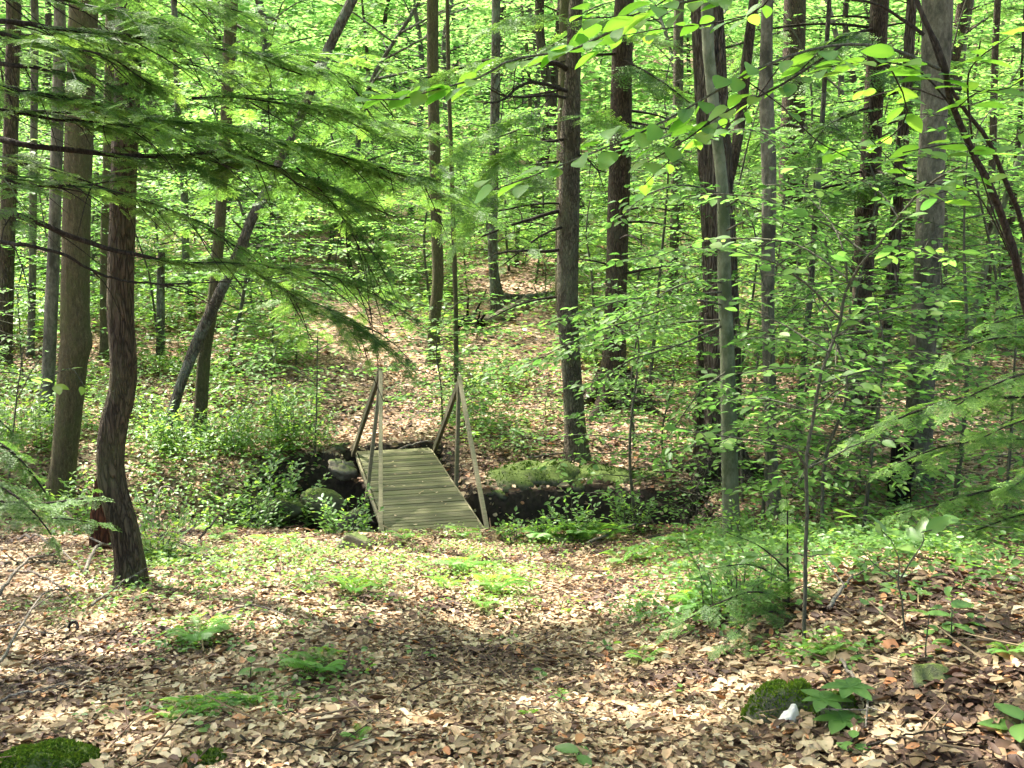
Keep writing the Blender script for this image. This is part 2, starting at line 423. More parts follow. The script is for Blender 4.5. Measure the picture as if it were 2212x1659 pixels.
def fern_frond(seed):
    q = np.random.default_rng(seed); V, Q, A = [], [], []
    n = 22
    for i in range(n):
        t = .12 + .88 * i / n
        x, z = t * .9, .95 * t - .75 * t * t
        L = .34 * math.sin(math.pi * min(1, (1 - t) * .9 + .12)) ** .8 * (1.1 - .3 * t) + .015
        for sg in (1, -1):
            b = len(V); w = .009 + .008 * (1 - t)
            tx, ty, tz = x + L * .35, sg * L, z - .12 * L + q.uniform(-.01, .01)
            V.extend([(x - w, 0, z), (x + L * .18, sg * L * .55 + 0, z + .01), (tx, ty, tz), (x + L * .18 + w * 2.4, sg * L * .5, z - .012), (x + w, 0, z)])
            A.extend([0, .1, .2, .1, 0]); Q.append((b, b + 1, b + 2, b + 3)); Q.append((b, b + 3, b + 4, b + 4))
    Qa = np.array([r for r in Q if len(set(r)) == 4]); Ta = np.array([r[:3] for r in Q if len(set(r)) < 4])
    return np.array(V, float), Qa, Ta, np.array(A)
FROND = [fern_frond(s) for s in (1, 2, 3)]

# ------------------------------------------------------------------ foliage along a limb
def path_len(P): return float(np.linalg.norm(np.diff(P, axis=0), axis=1).sum())
def sample(P, t):
    t = np.atleast_1d(t); L = np.concatenate([[0], np.cumsum(np.linalg.norm(np.diff(P, axis=0), axis=1))]); L = L / L[-1]
    p = np.stack([np.interp(t, L, P[:, i]) for i in range(3)], 1)
    tg = norm(np.gradient(P, axis=0)); d = norm(np.stack([np.interp(t, L, tg[:, i]) for i in range(3)], 1))
    return p, d
UP = np.array([0, 0, 1.0])

def hem_foliage(mb, P, t0=.15, t1=1.0, size=.34, gap=.085, tint=.42, fine=True, spread=1.0, hang=.18, q=rng):
    L = path_len(P); n = max(3, int(L * (t1 - t0) / gap)); t = np.linspace(t0, t1, n)
    p, d = sample(P, t)
    tp = HEM_F if fine else HEM_L
    side = norm(np.cross(d, UP))
    for j in range(3):
        m = np.arange(n) % 3 == j
        if not m.any(): continue
        pp, dd, ss, tt = p[m], d[m], side[m], t[m]
        for sg in (1, -1):
            an = q.uniform(.4, 1.5, len(pp))[:, None]
            D = dd * np.cos(an) + sg * ss * np.sin(an) - UP * q.uniform(hang * .3, hang * 1.8, len(pp))[:, None]
            N = UP + q.normal(0, .2, (len(pp), 3))
            S = size * spread * (1.15 - .55 * (tt - t0) / max(t1 - t0, .01)) * q.uniform(.55, 1.2, len(pp))
            keep = q.random(len(pp)) < .9
            mb.inst(tp[q.integers(3)], (pp + q.normal(0, .015, pp.shape))[keep], D[keep], N[keep], S[keep], np.clip(tint + q.normal(0, .12, len(pp)), 0, .9)[keep])
    p, d = sample(P, t1)
    mb.inst(tp[0], p, d - UP * .15, UP, size * .8, tint + .1)

def dec_foliage(mb, mw, P, t0=.2, t1=1.0, leaf=.075, gap=.09, twig=.35, tint=.5, tpl=None, q=rng, tr=.0022, flat=.34, dens=1.0):
    tpl = tpl or LEAF_M
    L = path_len(P); n = max(2, int(L * (t1 - t0) / gap)); t = np.linspace(t0, t1, n)
    p, d = sample(P, t)
    PP, DD, SS = [], [], []
    for i in range(n):
        sd = norm(np.cross(d[i], UP)) * (1 if i % 2 else -1)
        tl = twig * (1.1 - .6 * t[i]) * q.uniform(.55, 1.15)
        an = q.uniform(.6, 1.1)
        dr = norm(d[i] * math.cos(an) + sd * math.sin(an) + UP * q.uniform(-.15, .15))
        k = max(2, int(tl / (leaf * .62) * dens))
        s = (np.arange(k) + .6) / k
        tp = p[i] + dr * tl * s[:, None] - UP * (.10 * tl * s ** 2)[:, None]
        if mw is not None and tl > .06: mw.tube([p[i], p[i] + dr * tl * .5 - UP * .025 * tl, tp[-1]], [tr, tr * .8, tr * .4], 3)
        sg = np.where(np.arange(k) % 2, 1, -1)[:, None]
        s2 = norm(np.cross(dr, UP))
        LD = dr * .75 + s2 * sg * q.uniform(.5, 1.0, (k, 1)) - UP * q.uniform(0, .3, (k, 1))
        LD[-1] = dr
        PP.append(tp); DD.append(LD); SS.append(leaf * q.uniform(.6, 1.15, k))
    PP = np.concatenate(PP); DD = np.concatenate(DD); SS = np.concatenate(SS); k = len(PP)
    mb.inst(tpl, PP, DD, UP + q.normal(0, flat, (k, 3)), SS, np.clip(tint + q.normal(0, .2, k), 0, 1))

# ------------------------------------------------------------------ light from a high front-left sun
SUN = norm(np.array([-.40, .36, .84]))
LIT = []                                       # openings in the canopy: x, y of the ground they light, radius, share removed
for px, py, r, a in ((1010, 1225, 1.4, .95), (1240, 1340, .85, .92), (760, 1190, 1.0, .85), (1330, 1500, .6, .85), (1010, 1430, .8, .85), (730, 800, 3.0, .98), (830, 900, 1.6, .95),
                     (120, 1290, .6, .7), (640, 940, 1.2, .7), (2000, 760, 2.2, .75), (1740, 900, 1.0, .5), (430, 1010, 1.3, .75), (1930, 1400, .7, .6), (1100, 900, .9, .6), (250, 1400, .5, .7)):
    p = hit(px, py); LIT.append((p[0], p[1], r, a))

def shade_keep(P, q):
    z0 = np.where(P[:, 1] > 16, -.9, -1.0)
    k = (P[:, 2] - z0) / SUN[2]; g = P - SUN[None] * k[:, None]
    z1 = gz(g[:, 0], g[:, 1], False); g = P - SUN[None] * ((P[:, 2] - z1) / SUN[2])[:, None]
    pr = np.zeros(len(P))
    for x, y, r, a in LIT:
        dd = np.hypot(g[:, 0] - x, (g[:, 1] - y)) / r
        pr = np.maximum(pr, a * (1 - sm(.75, 1.25, dd)))
    return q.random(len(P)) > pr

def crown(mb, x, y, z0, z1, R, n, size=.26, q=rng, tint=.5):
    m = max(4, n // 45)
    th, rr = q.random(m) * 6.283, R * np.sqrt(q.random(m)); zz = q.uniform(0, 1, m)
    rr = rr * np.sin(np.pi * np.clip(zz * .85 + .12, 0, 1)) ** .5
    c = np.stack([x + rr * np.cos(th), y + rr * np.sin(th), z0 + (z1 - z0) * zz], 1)
    i = q.integers(0, m, n)
    P = c[i] + q.normal(0, 1, (n, 3)) * [.48, .48, .16]
    P = P[shade_keep(P, q)]; k = len(P)
    D = np.stack([np.cos(t := q.random(k) * 6.283), np.sin(t), q.uniform(-.3, .1, k)], 1)
    mb.inst(LEAF_L, P, D, UP + q.normal(0, .3, (k, 3)), size * q.uniform(.7, 1.3, k), np.clip(tint + q.normal(0, .2, k), 0, 1))

# ================================================================== SETTING
def axis(dense0, dense1, step, lo, hi, gr=1.09):
    a = list(np.arange(dense0, dense1 + 1e-6, step)); s = step
    while a[-1] < hi: s *= gr; a.append(a[-1] + s)
    s = step
    while a[0] > lo: s *= gr; a.insert(0, a[0] - s)
    return np.array(a)
gx, gy = axis(-6, 6, .07, -90, 90), axis(2, 15, .06, -25, 150)
X, Y = np.meshgrid(gx, gy); Z = gz(X, Y)
nx, ny = len(gx), len(gy)
mb = MB(); i, j = np.meshgrid(np.arange(ny - 1), np.arange(nx - 1), indexing='ij')
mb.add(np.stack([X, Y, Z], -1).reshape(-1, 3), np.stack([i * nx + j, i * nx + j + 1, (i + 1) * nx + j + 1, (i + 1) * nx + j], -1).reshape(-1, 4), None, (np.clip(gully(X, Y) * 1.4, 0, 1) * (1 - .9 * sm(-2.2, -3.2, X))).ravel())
tag(mb.build('ground', 'ground'), 'forest floor of dead leaves falling to a brook and rising beyond', 'ground', kind='structure')

def ground_normal(x, y):
    e = .12
    return norm(np.stack([-(gz(x + e, y) - gz(x - e, y)) / (2 * e), -(gz(x, y + e) - gz(x, y - e)) / (2 * e), np.ones_like(x)], -1))

def in_bridge(x, y, grow=.0):
    u = (x - BN[0]) * BU[0] + (y - BN[1]) * BU[1]; v = (x - BN[0]) * BV[0] + (y - BN[1]) * BV[1]
    return (u > -.02 - grow) & (u < BL + grow) & (np.abs(v) < .5 + grow)

MOSS = [('bright green moss mound with a white stone against it', 1702, 1558, 200, 74, 1), ('flatter brownish moss cushion right of the bright mound', 1812, 1556, 130, 44, 2), ('moss patch in the bottom left corner', 60, 1690, 300, 40, 3), ('small moss patch along the bottom left of centre', 430, 1662, 130, 18, 4)]
MOUNDS = []
for lab, px, py, wpx, hpx, sd in MOSS:
    h = hit(px, py); wx = wpx / F * h[1] / 2; MOUNDS.append((h[0], h[1] + .6 * wx, wx))
# fallen leaves: past counting, one object
mb = MB(); q = np.random.default_rng(3)
def scatter_litter(n, y0, y1, s0, lift, expo=1.0, tpl=LEAF_D):
    y = y0 + (y1 - y0) * q.random(n) ** expo
    x = (q.random(n) * 2 - 1) * (.56 * y + 1.0)
    k = (gully(x, y) < np.where(x < -2.6, .7, .25)) & ~in_bridge(x, y)
    for mx, my, mr in MOUNDS: k &= np.hypot((x - mx), (y - my) / .75) > mr * .93
    # trodden path and drifts: leaves lie thicker in some places
    k &= q.random(n) < .45 + .75 * vnoise(x * 1.3 + 20, y * 1.3)
    x, y = x[k], y[k]; n = len(x)
    N = ground_normal(x, y) + q.normal(0, .24, (n, 3)) * [1, 1, .3]
    th = q.random(n) * 6.283
    D = np.stack([np.cos(th), np.sin(th), q.normal(0, .12, n)], 1)
    P = np.stack([x, y, gz(x, y) + .008 + lift * q.random(n) ** 1.5], 1)
    big = 1 + .3 * (x > .9) * (y < 5)
    S = s0 * big * np.clip(np.exp(q.normal(-.12, .42, n)), .3, 2.1)
    wet_shade = vnoise(x * 1.7 + 40, y * 1.7 + 9)
    tint = np.clip(q.beta(1.25, 1.45, n) * .92 - .45 * sm(.42, .75, .6 * wet_shade + .4 * vnoise(x * 5, y * 5)) + .1, 0, .88)  # noise patches darken the leaf colour: wet leaves plus painted-in shade
    tint = np.where(q.random(n) < .045, q.uniform(.9, 1, n), tint)
    i = q.integers(0, 6, n)
    for t in range(6):
        m = i == t
        mb.inst(tpl[t], P[m], D[m], N[m], S[m], tint[m])
scatter_litter(125000, 2.0, 6.2, .0345, .028, .66, LEAF_DF)
scatter_litter(120000, 6.2, 10.4, .038, .028, .8)
scatter_litter(80000, 10.4, 18, .060, .03, .9)
scatter_litter(26000, 18, 36, .11, .03, .8)
# crumbs of twig among the leaves
n = 2600; y = 2.0 + 9.5 * q.random(n) ** .8; x = (q.random(n) * 2 - 1) * (.56 * y + 1); k = (gully(x, y) < .2) & ~in_bridge(x, y); x, y = x[k], y[k]; n = len(x); th = q.random(n) * 6.283
TWIG = (np.array([(0, .02, 0), (0, -.012, .018), (0, -.012, -.018), (.5, .035, 0), (.5, .005, .014), (.5, .005, -.014), (1, .01, 0), (1, -.006, .008), (1, -.006, -.008)], float), np.array([(0, 1, 4, 3), (1, 2, 5, 4), (2, 0, 3, 5), (3, 4, 7, 6), (4, 5, 8, 7), (5, 3, 6, 8)]), E3)
mb.inst(TWIG, np.stack([x, y, gz(x, y) + .03 + .015 * q.random(n)], 1), np.stack([np.cos(th), np.sin(th), q.normal(0, .12, n)], 1), UP, q.uniform(.06, .28, n) * q.uniform(.5, 1, n), q.choice([.05, .2, .3, .45], n))
# a few strays on the boards
u, v = q.uniform(.1, BL - .1, 34), q.uniform(-.42, .42, 34)
P = np.stack([BN[0] + BU[0] * u + BV[0] * v, BN[1] + BU[1] * u + BV[1] * v, np.full(34, DECK + .012)], 1)
mb.inst(LEAF_D[0], P, np.stack([np.cos(u * 40), np.sin(u * 40), 0 * u], 1), UP + q.normal(0, .15, (34, 3)), q.uniform(.03, .065, 34), q.uniform(.4, .85, 34))
tag(mb.build('leaf_litter', 'litter', smooth=True), 'dead tan and brown beech leaves covering the forest floor', 'fallen leaves', kind='stuff')

# low green herbs on the far slope and by the near bank: past counting
mb = MB(); q = np.random.default_rng(8)
def herbs(n, y0, y1, leaf, hmax, thr, tpl, xr=None, k=8, path=True, tint=.5):
    y = q.uniform(y0, y1, n); x = (q.random(n) * 2 - 1) * (.55 * y + .8) if xr is None else q.uniform(xr[0], xr[1], n)
    keep = (vnoise(x * .55 + 11, y * .55 + 3) + .25 * (vnoise(x * 2.1, y * 2.1) - .5) > thr) & (gully(x, y) < np.where(x < -2.5, .75, .1)) & ~in_bridge(x, y, .15)
    if path:                                     # the worn path beyond the bridge stays open
        cx = np.interp(y, [13, 16, 20, 26], [-1.6, -2.2, -3.1, -4.6]); keep &= np.abs(x - cx) > .6 + .045 * y * q.random(n)
        pxx = CX + F * x / (y * CP); keep &= ~((pxx > 985) & (pxx < 1215) & (y > 17) & (y < 27) & (q.random(n) < .9))
        keep &= ~((x > .2) & (y > 11.5) & (y < 17) & (q.random(n) < .85))
    x, y = x[keep], y[keep]; n = len(x)
    h = hmax * q.uniform(.25, 1, n)
    a = np.repeat(np.arange(n), k); th = q.random(n * k) * 6.283
    r = leaf * q.uniform(.3, 2.2, n * k)
    xx, yy = x[a] + r * np.cos(th), y[a] + r * np.sin(th)
    P = np.stack([xx, yy, gz(xx, yy) + h[a] * q.uniform(.5, 1.05, n * k)], 1)
    D = np.stack([np.cos(th), np.sin(th), q.uniform(-.35, .15, n * k)], 1)
    mb.inst(tpl, P, D, UP + q.normal(0, .25, (n * k, 3)), leaf * q.uniform(.55, 1.2, n * k), np.clip(tint + q.normal(0, .2, n * k), 0, 1))
herbs(8000, 12.6, 20, .075, .45, .33, LEAF_M, tint=.6)
herbs(20000, 16.5, 46, .13, .95, .24, LEAF_L, k=9, tint=.6)
herbs(260, 8.2, 10.1, .036, .13, .5, LEAF_M, (-3.6, .8), 9, False, .8)
herbs(160, 6.0, 8.6, .036, .12, .55, LEAF_M, (-2.6, 1.4), 9, False, .75)
herbs(1200, 9.9, 13.4, .065, .34, .22, LEAF_M, (-8, -2.2), 8, False, .55)
herbs(700, 7.5, 11.5, .06, .25, .35, LEAF_M, (1.4, 6.5), 8, False, .5)
def patch(px, py, r, n, leaf, hmax, tint, k=7):
    h = hit(px, py); x = h[0] + q.normal(0, r, n); y = h[1] + q.normal(0, r * 1.2, n); m = (gully(x, y) < .4) & ~in_bridge(x, y, .02); x, y = x[m], y[m]; n = len(x)
    sel = q.random(n) < np.where(h[1] > 6.3, .5, .75); x, y = x[sel], y[sel]; n = len(x); hh = hmax * q.uniform(.3, 1, n); a = np.repeat(np.arange(n), k); th = q.random(n * k) * 6.283; rr = leaf * q.uniform(.2, 2.4, n * k); xx, yy = x[a] + rr * np.cos(th), y[a] + rr * np.sin(th)
    mb.inst(LEAF_M, np.stack([xx, yy, gz(xx, yy) + .015 + hh[a] * q.uniform(.4, 1.05, n * k)], 1), np.stack([np.cos(th), np.sin(th), q.uniform(-.3, .3, n * k)], 1), UP + q.normal(0, .4, (n * k, 3)), leaf * q.uniform(.5, 1.3, n * k), np.clip(tint + q.normal(0, .18, n * k), 0, 1))
for a_ in ((480, 1215, .45, 170, .035, .16, .85), (600, 1200, .5, 190, .032, .13, .85), (720, 1225, .35, 110, .03, .1, .85), (400, 1270, .35, 110, .035, .12, .7), (560, 1270, .5, 150, .03, .09, .75), (640, 1330, .3, 50, .03, .06, .7), (1000, 1240, .32, 150, .032, .12, .9), (1070, 1290, .28, 120, .032, .12, .9), (960, 1200, .3, 80, .03, .1, .85), (1120, 1250, .25, 60, .03, .08, .8), (880, 1180, .22, 50, .03, .1, .85), (770, 1280, .14, 50, .035, .1, .95),
          (1380, 1205, .25, 70, .03, .1, .75), (1500, 1200, .4, 140, .04, .2, .5), (1600, 1220, .4, 140, .04, .2, .45), (1560, 1290, .3, 90, .04, .16, .4), (1510, 1330, .2, 60, .035, .12, .35), (1760, 1190, .5, 120, .045, .2, .45), (1900, 1150, .6, 150, .05, .25, .45), (2080, 1180, .6, 190, .05, .24, .5), (1960, 1220, .4, 110, .045, .18, .4), (2150, 1260, .4, 110, .045, .18, .4), (1850, 1210, .35, 90, .04, .18, .45), (1660, 1260, .3, 110, .04, .2, .35), (1450, 1330, .2, 60, .035, .12, .4), (430, 1390, .14, 50, .03, .08, .35), (690, 1460, .12, 40, .028, .07, .45), (415, 1550, .12, 36, .028, .07, .4), (540, 1530, .1, 26, .028, .06, .45), (1785, 1430, .12, 40, .03, .08, .6), (150, 1330, .25, 40, .03, .1, .5), (330, 1220, .25, 80, .045, .16, .85)):
    patch(*a_)
herbs(60, 3.0, 6.5, .035, .08, .5, LEAF_M, (-2.5, 2.5), 6, False, .5)
tag(mb.build('ground_cover', 'shrub'), 'low green herbs and seedlings carpeting the far slope', 'ground cover', kind='stuff')

# ================================================================== FOOTBRIDGE
b3 = lambda u, v, z: np.array([BN[0] + BU[0] * u + BV[0] * v, BN[1] + BU[1] * u + BV[1] * v, z])
bu, bv = np.array([*BU, 0]), np.array([*BV, 0])
br = thing('footbridge', 'narrow wooden plank footbridge with two leaning triangular side frames', 'footbridge', b3(0, 0, DECK))
mb = MB(); nb = 37; q = np.random.default_rng(2); pitch = BL / nb
for k in range(nb):
    w = .468 + q.uniform(-.006, .006)
    c = b3(pitch * (k + .5), q.uniform(-.005, .005), DECK - .019 + q.uniform(-.0035, .0035))
    an = q.normal(0, .004); dx = bv * math.cos(an) + bu * math.sin(an)
    mb.box(c, dx * w, np.cross(UP, dx) * (pitch / 2 - .004), UP * .019, q.random())
mb.build('deck', 'deck', br, br.location, False, .004)
for s in (-1, 1):
    mb = MB(); mb.box(b3(BL / 2, s * .43, DECK - .041 - .07), bu * (BL / 2 - .02), bv * .019, UP * .07, .4)
    mb.build('stringer', 'rail', br, br.location, False, .004)
    mb = MB(); mb.box(b3(BL / 2, s * .487, DECK - .05), bu * (BL / 2), bv * .012, UP * .028, .7)
    mb.build('edge_strip', 'rail', br, br.location, False, .003)
mb = MB(); mb.box(b3(-.022, 0, DECK - .06), bv * .5, bu * .019, UP * .06, .5); mb.build('end_board', 'rail', br, br.location, False, .004)
def beam(name, a, b, w, t, face, tint):
    a, b = np.asarray(a), np.asarray(b); d = norm(b - a); n = norm(face - (face @ d) * d); s_ = np.cross(d, n)
    mb = MB(); mb.box((a + b) / 2, d * np.linalg.norm(b - a) / 2, s_ * w / 2, n * t / 2, tint)
    return mb.build(name, 'rail', br, br.location, False, .004)
# the two trusses: apexes seen at (822,800) and (991,812)
for s, apx, low in ((-1, at(822, 803, 11.60), 0.0), (1, at(991, 814, 11.60), .10)):
    out = bv * s * .03
    base = b3(BL / 2, s * .515, DECK - .17)
    top = apx - UP * .06
    beam('king_post', base, top, .075, .038, bv * s, .45)
    beam('brace', b3(.03, s * .53, DECK - .06), apx + bu * -.02, .062, .04, bv * s, .85)
    beam('brace', b3(BL - .04, s * .53, DECK - .03), apx - UP * low + bu * .04, .085, .04, bv * s, .25)

# ================================================================== TREES
def trunk_path(pts, Y, top):
    P = np.array([at(px, py, Y) for px, py, w in pts]); R = np.array([w * .5 / F * Y * 1.01 for px, py, w in pts])
    P[0, 2] = float(gz(P[0, 0], P[0, 1]))
    n = max(8, int(path_len(P) / .11))
    L = np.concatenate([[0], np.cumsum(np.linalg.norm(np.diff(P, axis=0), axis=1))])
    S = spline(P, n); l2 = np.concatenate([[0], np.cumsum(np.linalg.norm(np.diff(S, axis=0), axis=1))]); l2 = l2 / l2[-1] * L[-1]
    r = np.interp(l2, L, R)
    if top and top > S[-1, 2] + .3:
        d = norm(S[-1] - S[max(0, len(S) - 6)]); d = norm(d * .5 + UP * .5)
        e = np.arange(.4, (top - S[-1, 2]), .5)[:, None] * d
        r2 = r[-1] * np.linspace(1, .3, len(e)); S = np.concatenate([S, S[-1] + e]); r = np.concatenate([r, r2])
    return S, r

BASE_Y = {}
def tree(name, label, cat, pts, mat, top=13, Y=None, flare=.7, fl_h=.2, ridges=0, rough=.05, crown_n=900, R=2.6, roots=0, ctint=.5, group=None, cz=6.0, cleaf='far'):
    if Y is None: Y = hit(pts[0][0], pts[0][1])[1]
    S, r = trunk_path(pts, Y, top)
    base = S[0].copy(); h = S[:, 2] - base[2]
    r = r * (1 + flare * np.exp(-h / fl_h))
    S = np.concatenate([[base - UP * .35], S]); r = np.concatenate([[r[0] * 1.08], r])
    t = thing(name, label, cat, base, group)
    mb = MB(); mb.tube(S, r, 26 if Y < 14 else 14, .5, rough, ridges, seed=int(pts[0][0]))
    q = np.random.default_rng(abs(int(pts[0][0])) + 5)
    for k in range(roots):
        an = k * 6.283 / roots + q.uniform(-.4, .4); rr = r[1]
        d = np.array([math.cos(an), math.sin(an), 0]); L = rr * q.uniform(1.5, 2.6)
        pp = np.array([base + UP * .42 + d * rr * .35, base + UP * .17 + d * rr * .85, base + d * (rr + L * .35) + UP * .05, base + d * (rr + L) - UP * .12])
        pp[2, 2] = gz(pp[2, 0], pp[2, 1]) + .03; pp[3, 2] = gz(pp[3, 0], pp[3, 1]) - .1
        mb.tube(spline(pp, 9), np.linspace(rr * .42, rr * .1, 9), 9, .5, .06, seed=k)
    if crown_n:
        q = np.random.default_rng(abs(int(pts[0][0])) + 9)
        for k in range(7):                       # limbs into the high crown grow out of the trunk mesh
            an = q.random() * 6.283; z = q.uniform(.55, .95); p0, _ = sample(S, z); p0 = p0[0]
            if p0[2] < cz - .6: continue
            e = p0 + np.array([math.cos(an), math.sin(an), .5]) * q.uniform(1.2, R)
            mb.tube(spline(np.array([p0, (p0 + e) / 2 + UP * .15, e]), 7), np.linspace(.05, .012, 7), 5)
        mc = MB(); crown(mc, S[-1, 0], S[-1, 1], cz, top + 1.5, R, crown_n, .27, q, ctint)
        if mc.n: mc.build('crown', cleaf, t, base)
    mb.build('trunk', mat, t, base)
    BASE_Y[t.name] = Y
    return t, S, r

def pline(pts, n=None):
    """pts: (px, py, Y) seen points -> smooth path"""
    P = np.array([at(*p) for p in pts]); return spline(P, n or max(10, int(path_len(P) / .07)))

def dead_branch(t, pts, w0, w1=None, mat='twig', twigs=4, q=rng):
    P = pline(pts); Y = pts[0][2]; r = np.linspace(w0, w1 or w0 * .35, len(P)) * .5 / F * Y
    P = P + np.cumsum(q.normal(0, .004, P.shape), axis=0)
    mb = MB(); mb.tube(P, r, 6, .5, .08)
    for k in range(twigs):
        p, d = sample(P, q.uniform(.25, .95)); p, d = p[0], d[0]
        e = norm(d + q.normal(0, .6, 3) - UP * .1); L = q.uniform(.12, .45)
        mb.tube(spline(np.array([p, p + e * L * .5 + q.normal(0, .02, 3), p + e * L - UP * .04]), 5), np.linspace(max(r[-1], .003), .0014, 5), 4)
    return mb.build('branch', mat, t, t.location)

def snags(t, S, r, n, z0, z1, Lm, mat='twig', q=rng):
    """short dead side branches low on a conifer, in one mesh each"""
    for k in range(n):
        z = q.uniform(z0, z1); i = int(np.argmin(np.abs(S[:, 2] - z))); an = q.choice([q.uniform(-.6, .6), math.pi + q.uniform(-.6, .6), q.uniform(0, 6.28)])
        d = np.array([math.cos(an), math.sin(an), q.uniform(-.25, .3)]); L = Lm * q.uniform(.35, 1)
        mb = MB(); P = spline(np.array([S[i], S[i] + d * (r[i] + L * .4), S[i] + d * (r[i] + L) - UP * .12 * L + q.normal(0, .05, 3)]), 9)
        mb.tube(P, np.linspace(.014, .004, 9) * (1 + .5 * L), 5, .5, .06)
        for m in range(3):
            p, dd = sample(P, q.uniform(.4, .95)); e = norm(dd[0] + q.normal(0, .55, 3)); l = q.uniform(.1, .35) * L
            mb.tube([p[0], p[0] + e * l * .6, p[0] + e * l - UP * .03], [.004, .003, .0015], 3)
        mb.build('branch', mat, t, t.location)

T = {}
T['curved'] = tree('hardwood_tree', 'dark ridged trunk with an S-bend low down, nearest tree on the near bank', 'tree',
    [(284, 1268, 64), (281, 1210, 62), (266, 1130, 62), (246, 1060, 60), (238, 990, 58), (246, 915, 58), (262, 850, 56), (267, 780, 55), (261, 700, 54), (261, 600, 53), (265, 480, 52), (269, 350, 51), (274, 200, 51), (280, 0, 53)],
    'bark_dark', 13, None, .4, .10, 17, .04, 700)
T['pale'] = tree('hardwood_tree', 'pale olive smooth-barked trunk behind the dark curved one', 'tree',
    [(126, 1085, 61), (137, 1000, 54), (147, 900, 54), (158, 780, 58), (165, 740, 63), (162, 690, 58), (163, 560, 56), (167, 400, 56), (174, 200, 56), (180, 0, 54)], 'bark_pale', 14, None, .2, .12, 11, .04, 800)
T['lean'] = tree('hardwood_tree', 'slender lichen-spotted trunk leaning strongly to the right beside the sunlit path', 'tree',
    [(357, 955, 22), (372, 890, 22), (398, 810, 22), (432, 725, 26), (462, 660, 24), (490, 600, 22), (520, 535, 20), (548, 465, 20), (583, 400, 20), (602, 350, 16), (640, 275, 17), (690, 150, 21), (722, 80, 20), (760, 0, 20), (800, -90, 19)],
    'bark_lichen', 11, None, .15, .1, 7, .09, 500)
T['mossy'] = tree('hardwood_tree', 'thin upright trunk with a mossy foot, right behind the leaning tree', 'tree',
    [(428, 952, 32), (434, 880, 29), (442, 760, 27), (462, 640, 24), (472, 520, 23), (482, 380, 24), (488, 280, 24), (494, 140, 24), (500, 0, 26)], 'bark_pale', 12, None, .3, .1, 7, .06, 500)
T['chestnut'] = tree('dead_snag', 'short brown broken-off trunk standing beyond the leaning tree', 'tree',
    [(346, 782, 19), (347, 700, 18), (347, 620, 17), (349, 545, 15)], 'bark_lichen', None, None, .1, .1, 5, .05, 0)
for pts, mat, lab in (([(232, 775, 30), (230, 640, 27), (232, 480, 26), (236, 300, 24), (240, 60, 22)], 'bark_pale', 'thin pale trunk just right of the curved dark one, farther back'),
                 ([(98, 905, 26), (106, 780, 26), (112, 640, 26), (118, 480, 24), (124, 280, 24), (130, 60, 22)], 'bark_grey', 'thin grey trunk close on the left of the pale olive trunk'),
                 ([(8, 790, 34), (12, 650, 33), (16, 520, 30), (22, 330, 30), (30, 60, 28)], 'bark_dark', 'dark trunk cut by the left edge of the view'),
                 ([(66, 770, 16), (70, 600, 15), (72, 380, 15), (76, 60, 15)], 'bark_grey', 'thin pale grey trunk farther back between the left edge and the pale trunk'),
                 ([(415, 690, 16), (402, 560, 15), (398, 420, 16), (388, 310, 14), (380, 100, 13)], 'bark_lichen', 'thin bent stem between the curved dark trunk and the leaning tree')):
    T[lab] = tree('hardwood_tree', lab, 'tree', pts, mat, 12, None, .25, .12, 6, .05, 420)
T['mid_a'] = tree('hardwood_tree', 'green-stained trunk in the middle distance above the right bridge frame', 'tree',
    [(936, 785, 30), (938, 700, 26), (946, 600, 25), (942, 460, 23), (938, 300, 24), (935, 120, 24), (934, 0, 24)], 'bark_pale', 13, None, .3, .12, 5, .06, 500)
T['mid_b'] = tree('hardwood_tree', 'thin straight stem rising right behind the top of the right bridge frame', 'tree',
    [(986, 800, 11), (985, 740, 11), (984, 640, 10), (980, 520, 10), (976, 380, 9), (970, 200, 9)], 'bark_pale', 8, 14.5, .2, .1, 0, .06, 250, 1.5)
T['mid_c'] = tree('hardwood_tree', 'short-looking mossy trunk behind the fallen pale log', 'tree',
    [(1074, 690, 28), (1068, 610, 22), (1064, 540, 21), (1066, 400, 20), (1070, 200, 20)], 'bark_lichen', 13, None, .3, .14, 5, .06, 400)
T['spruce'] = tree('hemlock_tree', 'straight grey conifer trunk on the far bank with bare dead side branches', 'tree',
    [(1246, 992, 50), (1243, 930, 46), (1238, 850, 43), (1232, 760, 42), (1226, 680, 46), (1227, 560, 45), (1229, 440, 44), (1232, 300, 42), (1237, 180, 34), (1241, 80, 30), (1245, 0, 27)], 'bark_hem', 11, None, .3, .18, 13, .03, 700)
T['twin'] = tree('hardwood_tree', 'pale trunk half hidden just left behind the straight conifer', 'tree',
    [(1212, 720, 26), (1212, 600, 26), (1213, 480, 25), (1215, 340, 24), (1218, 150, 22)], 'bark_pale', 13, None, .3, .12, 9, .04, 400)
T['flare'] = tree('hemlock_tree', 'broad dark conifer with spreading root flare on the leafy far bank', 'tree',
    [(1326, 872, 73), (1325, 800, 54), (1327, 720, 50), (1331, 600, 47), (1334, 480, 46), (1338, 350, 45), (1342, 200, 45), (1346, 60, 43), (1348, 0, 41)], 'bark_red', 14, None, .45, .22, 13, .05, 900, roots=7)
T['thin_r'] = tree('hardwood_tree', 'thin straight grey trunk between the root-flared conifer and the shaggy trunk', 'tree',
    [(1452, 700, 20), (1456, 560, 20), (1460, 400, 22), (1464, 240, 22), (1466, 60, 21)], 'bark_hem', 12, None, .3, .1, 5, .05, 400)
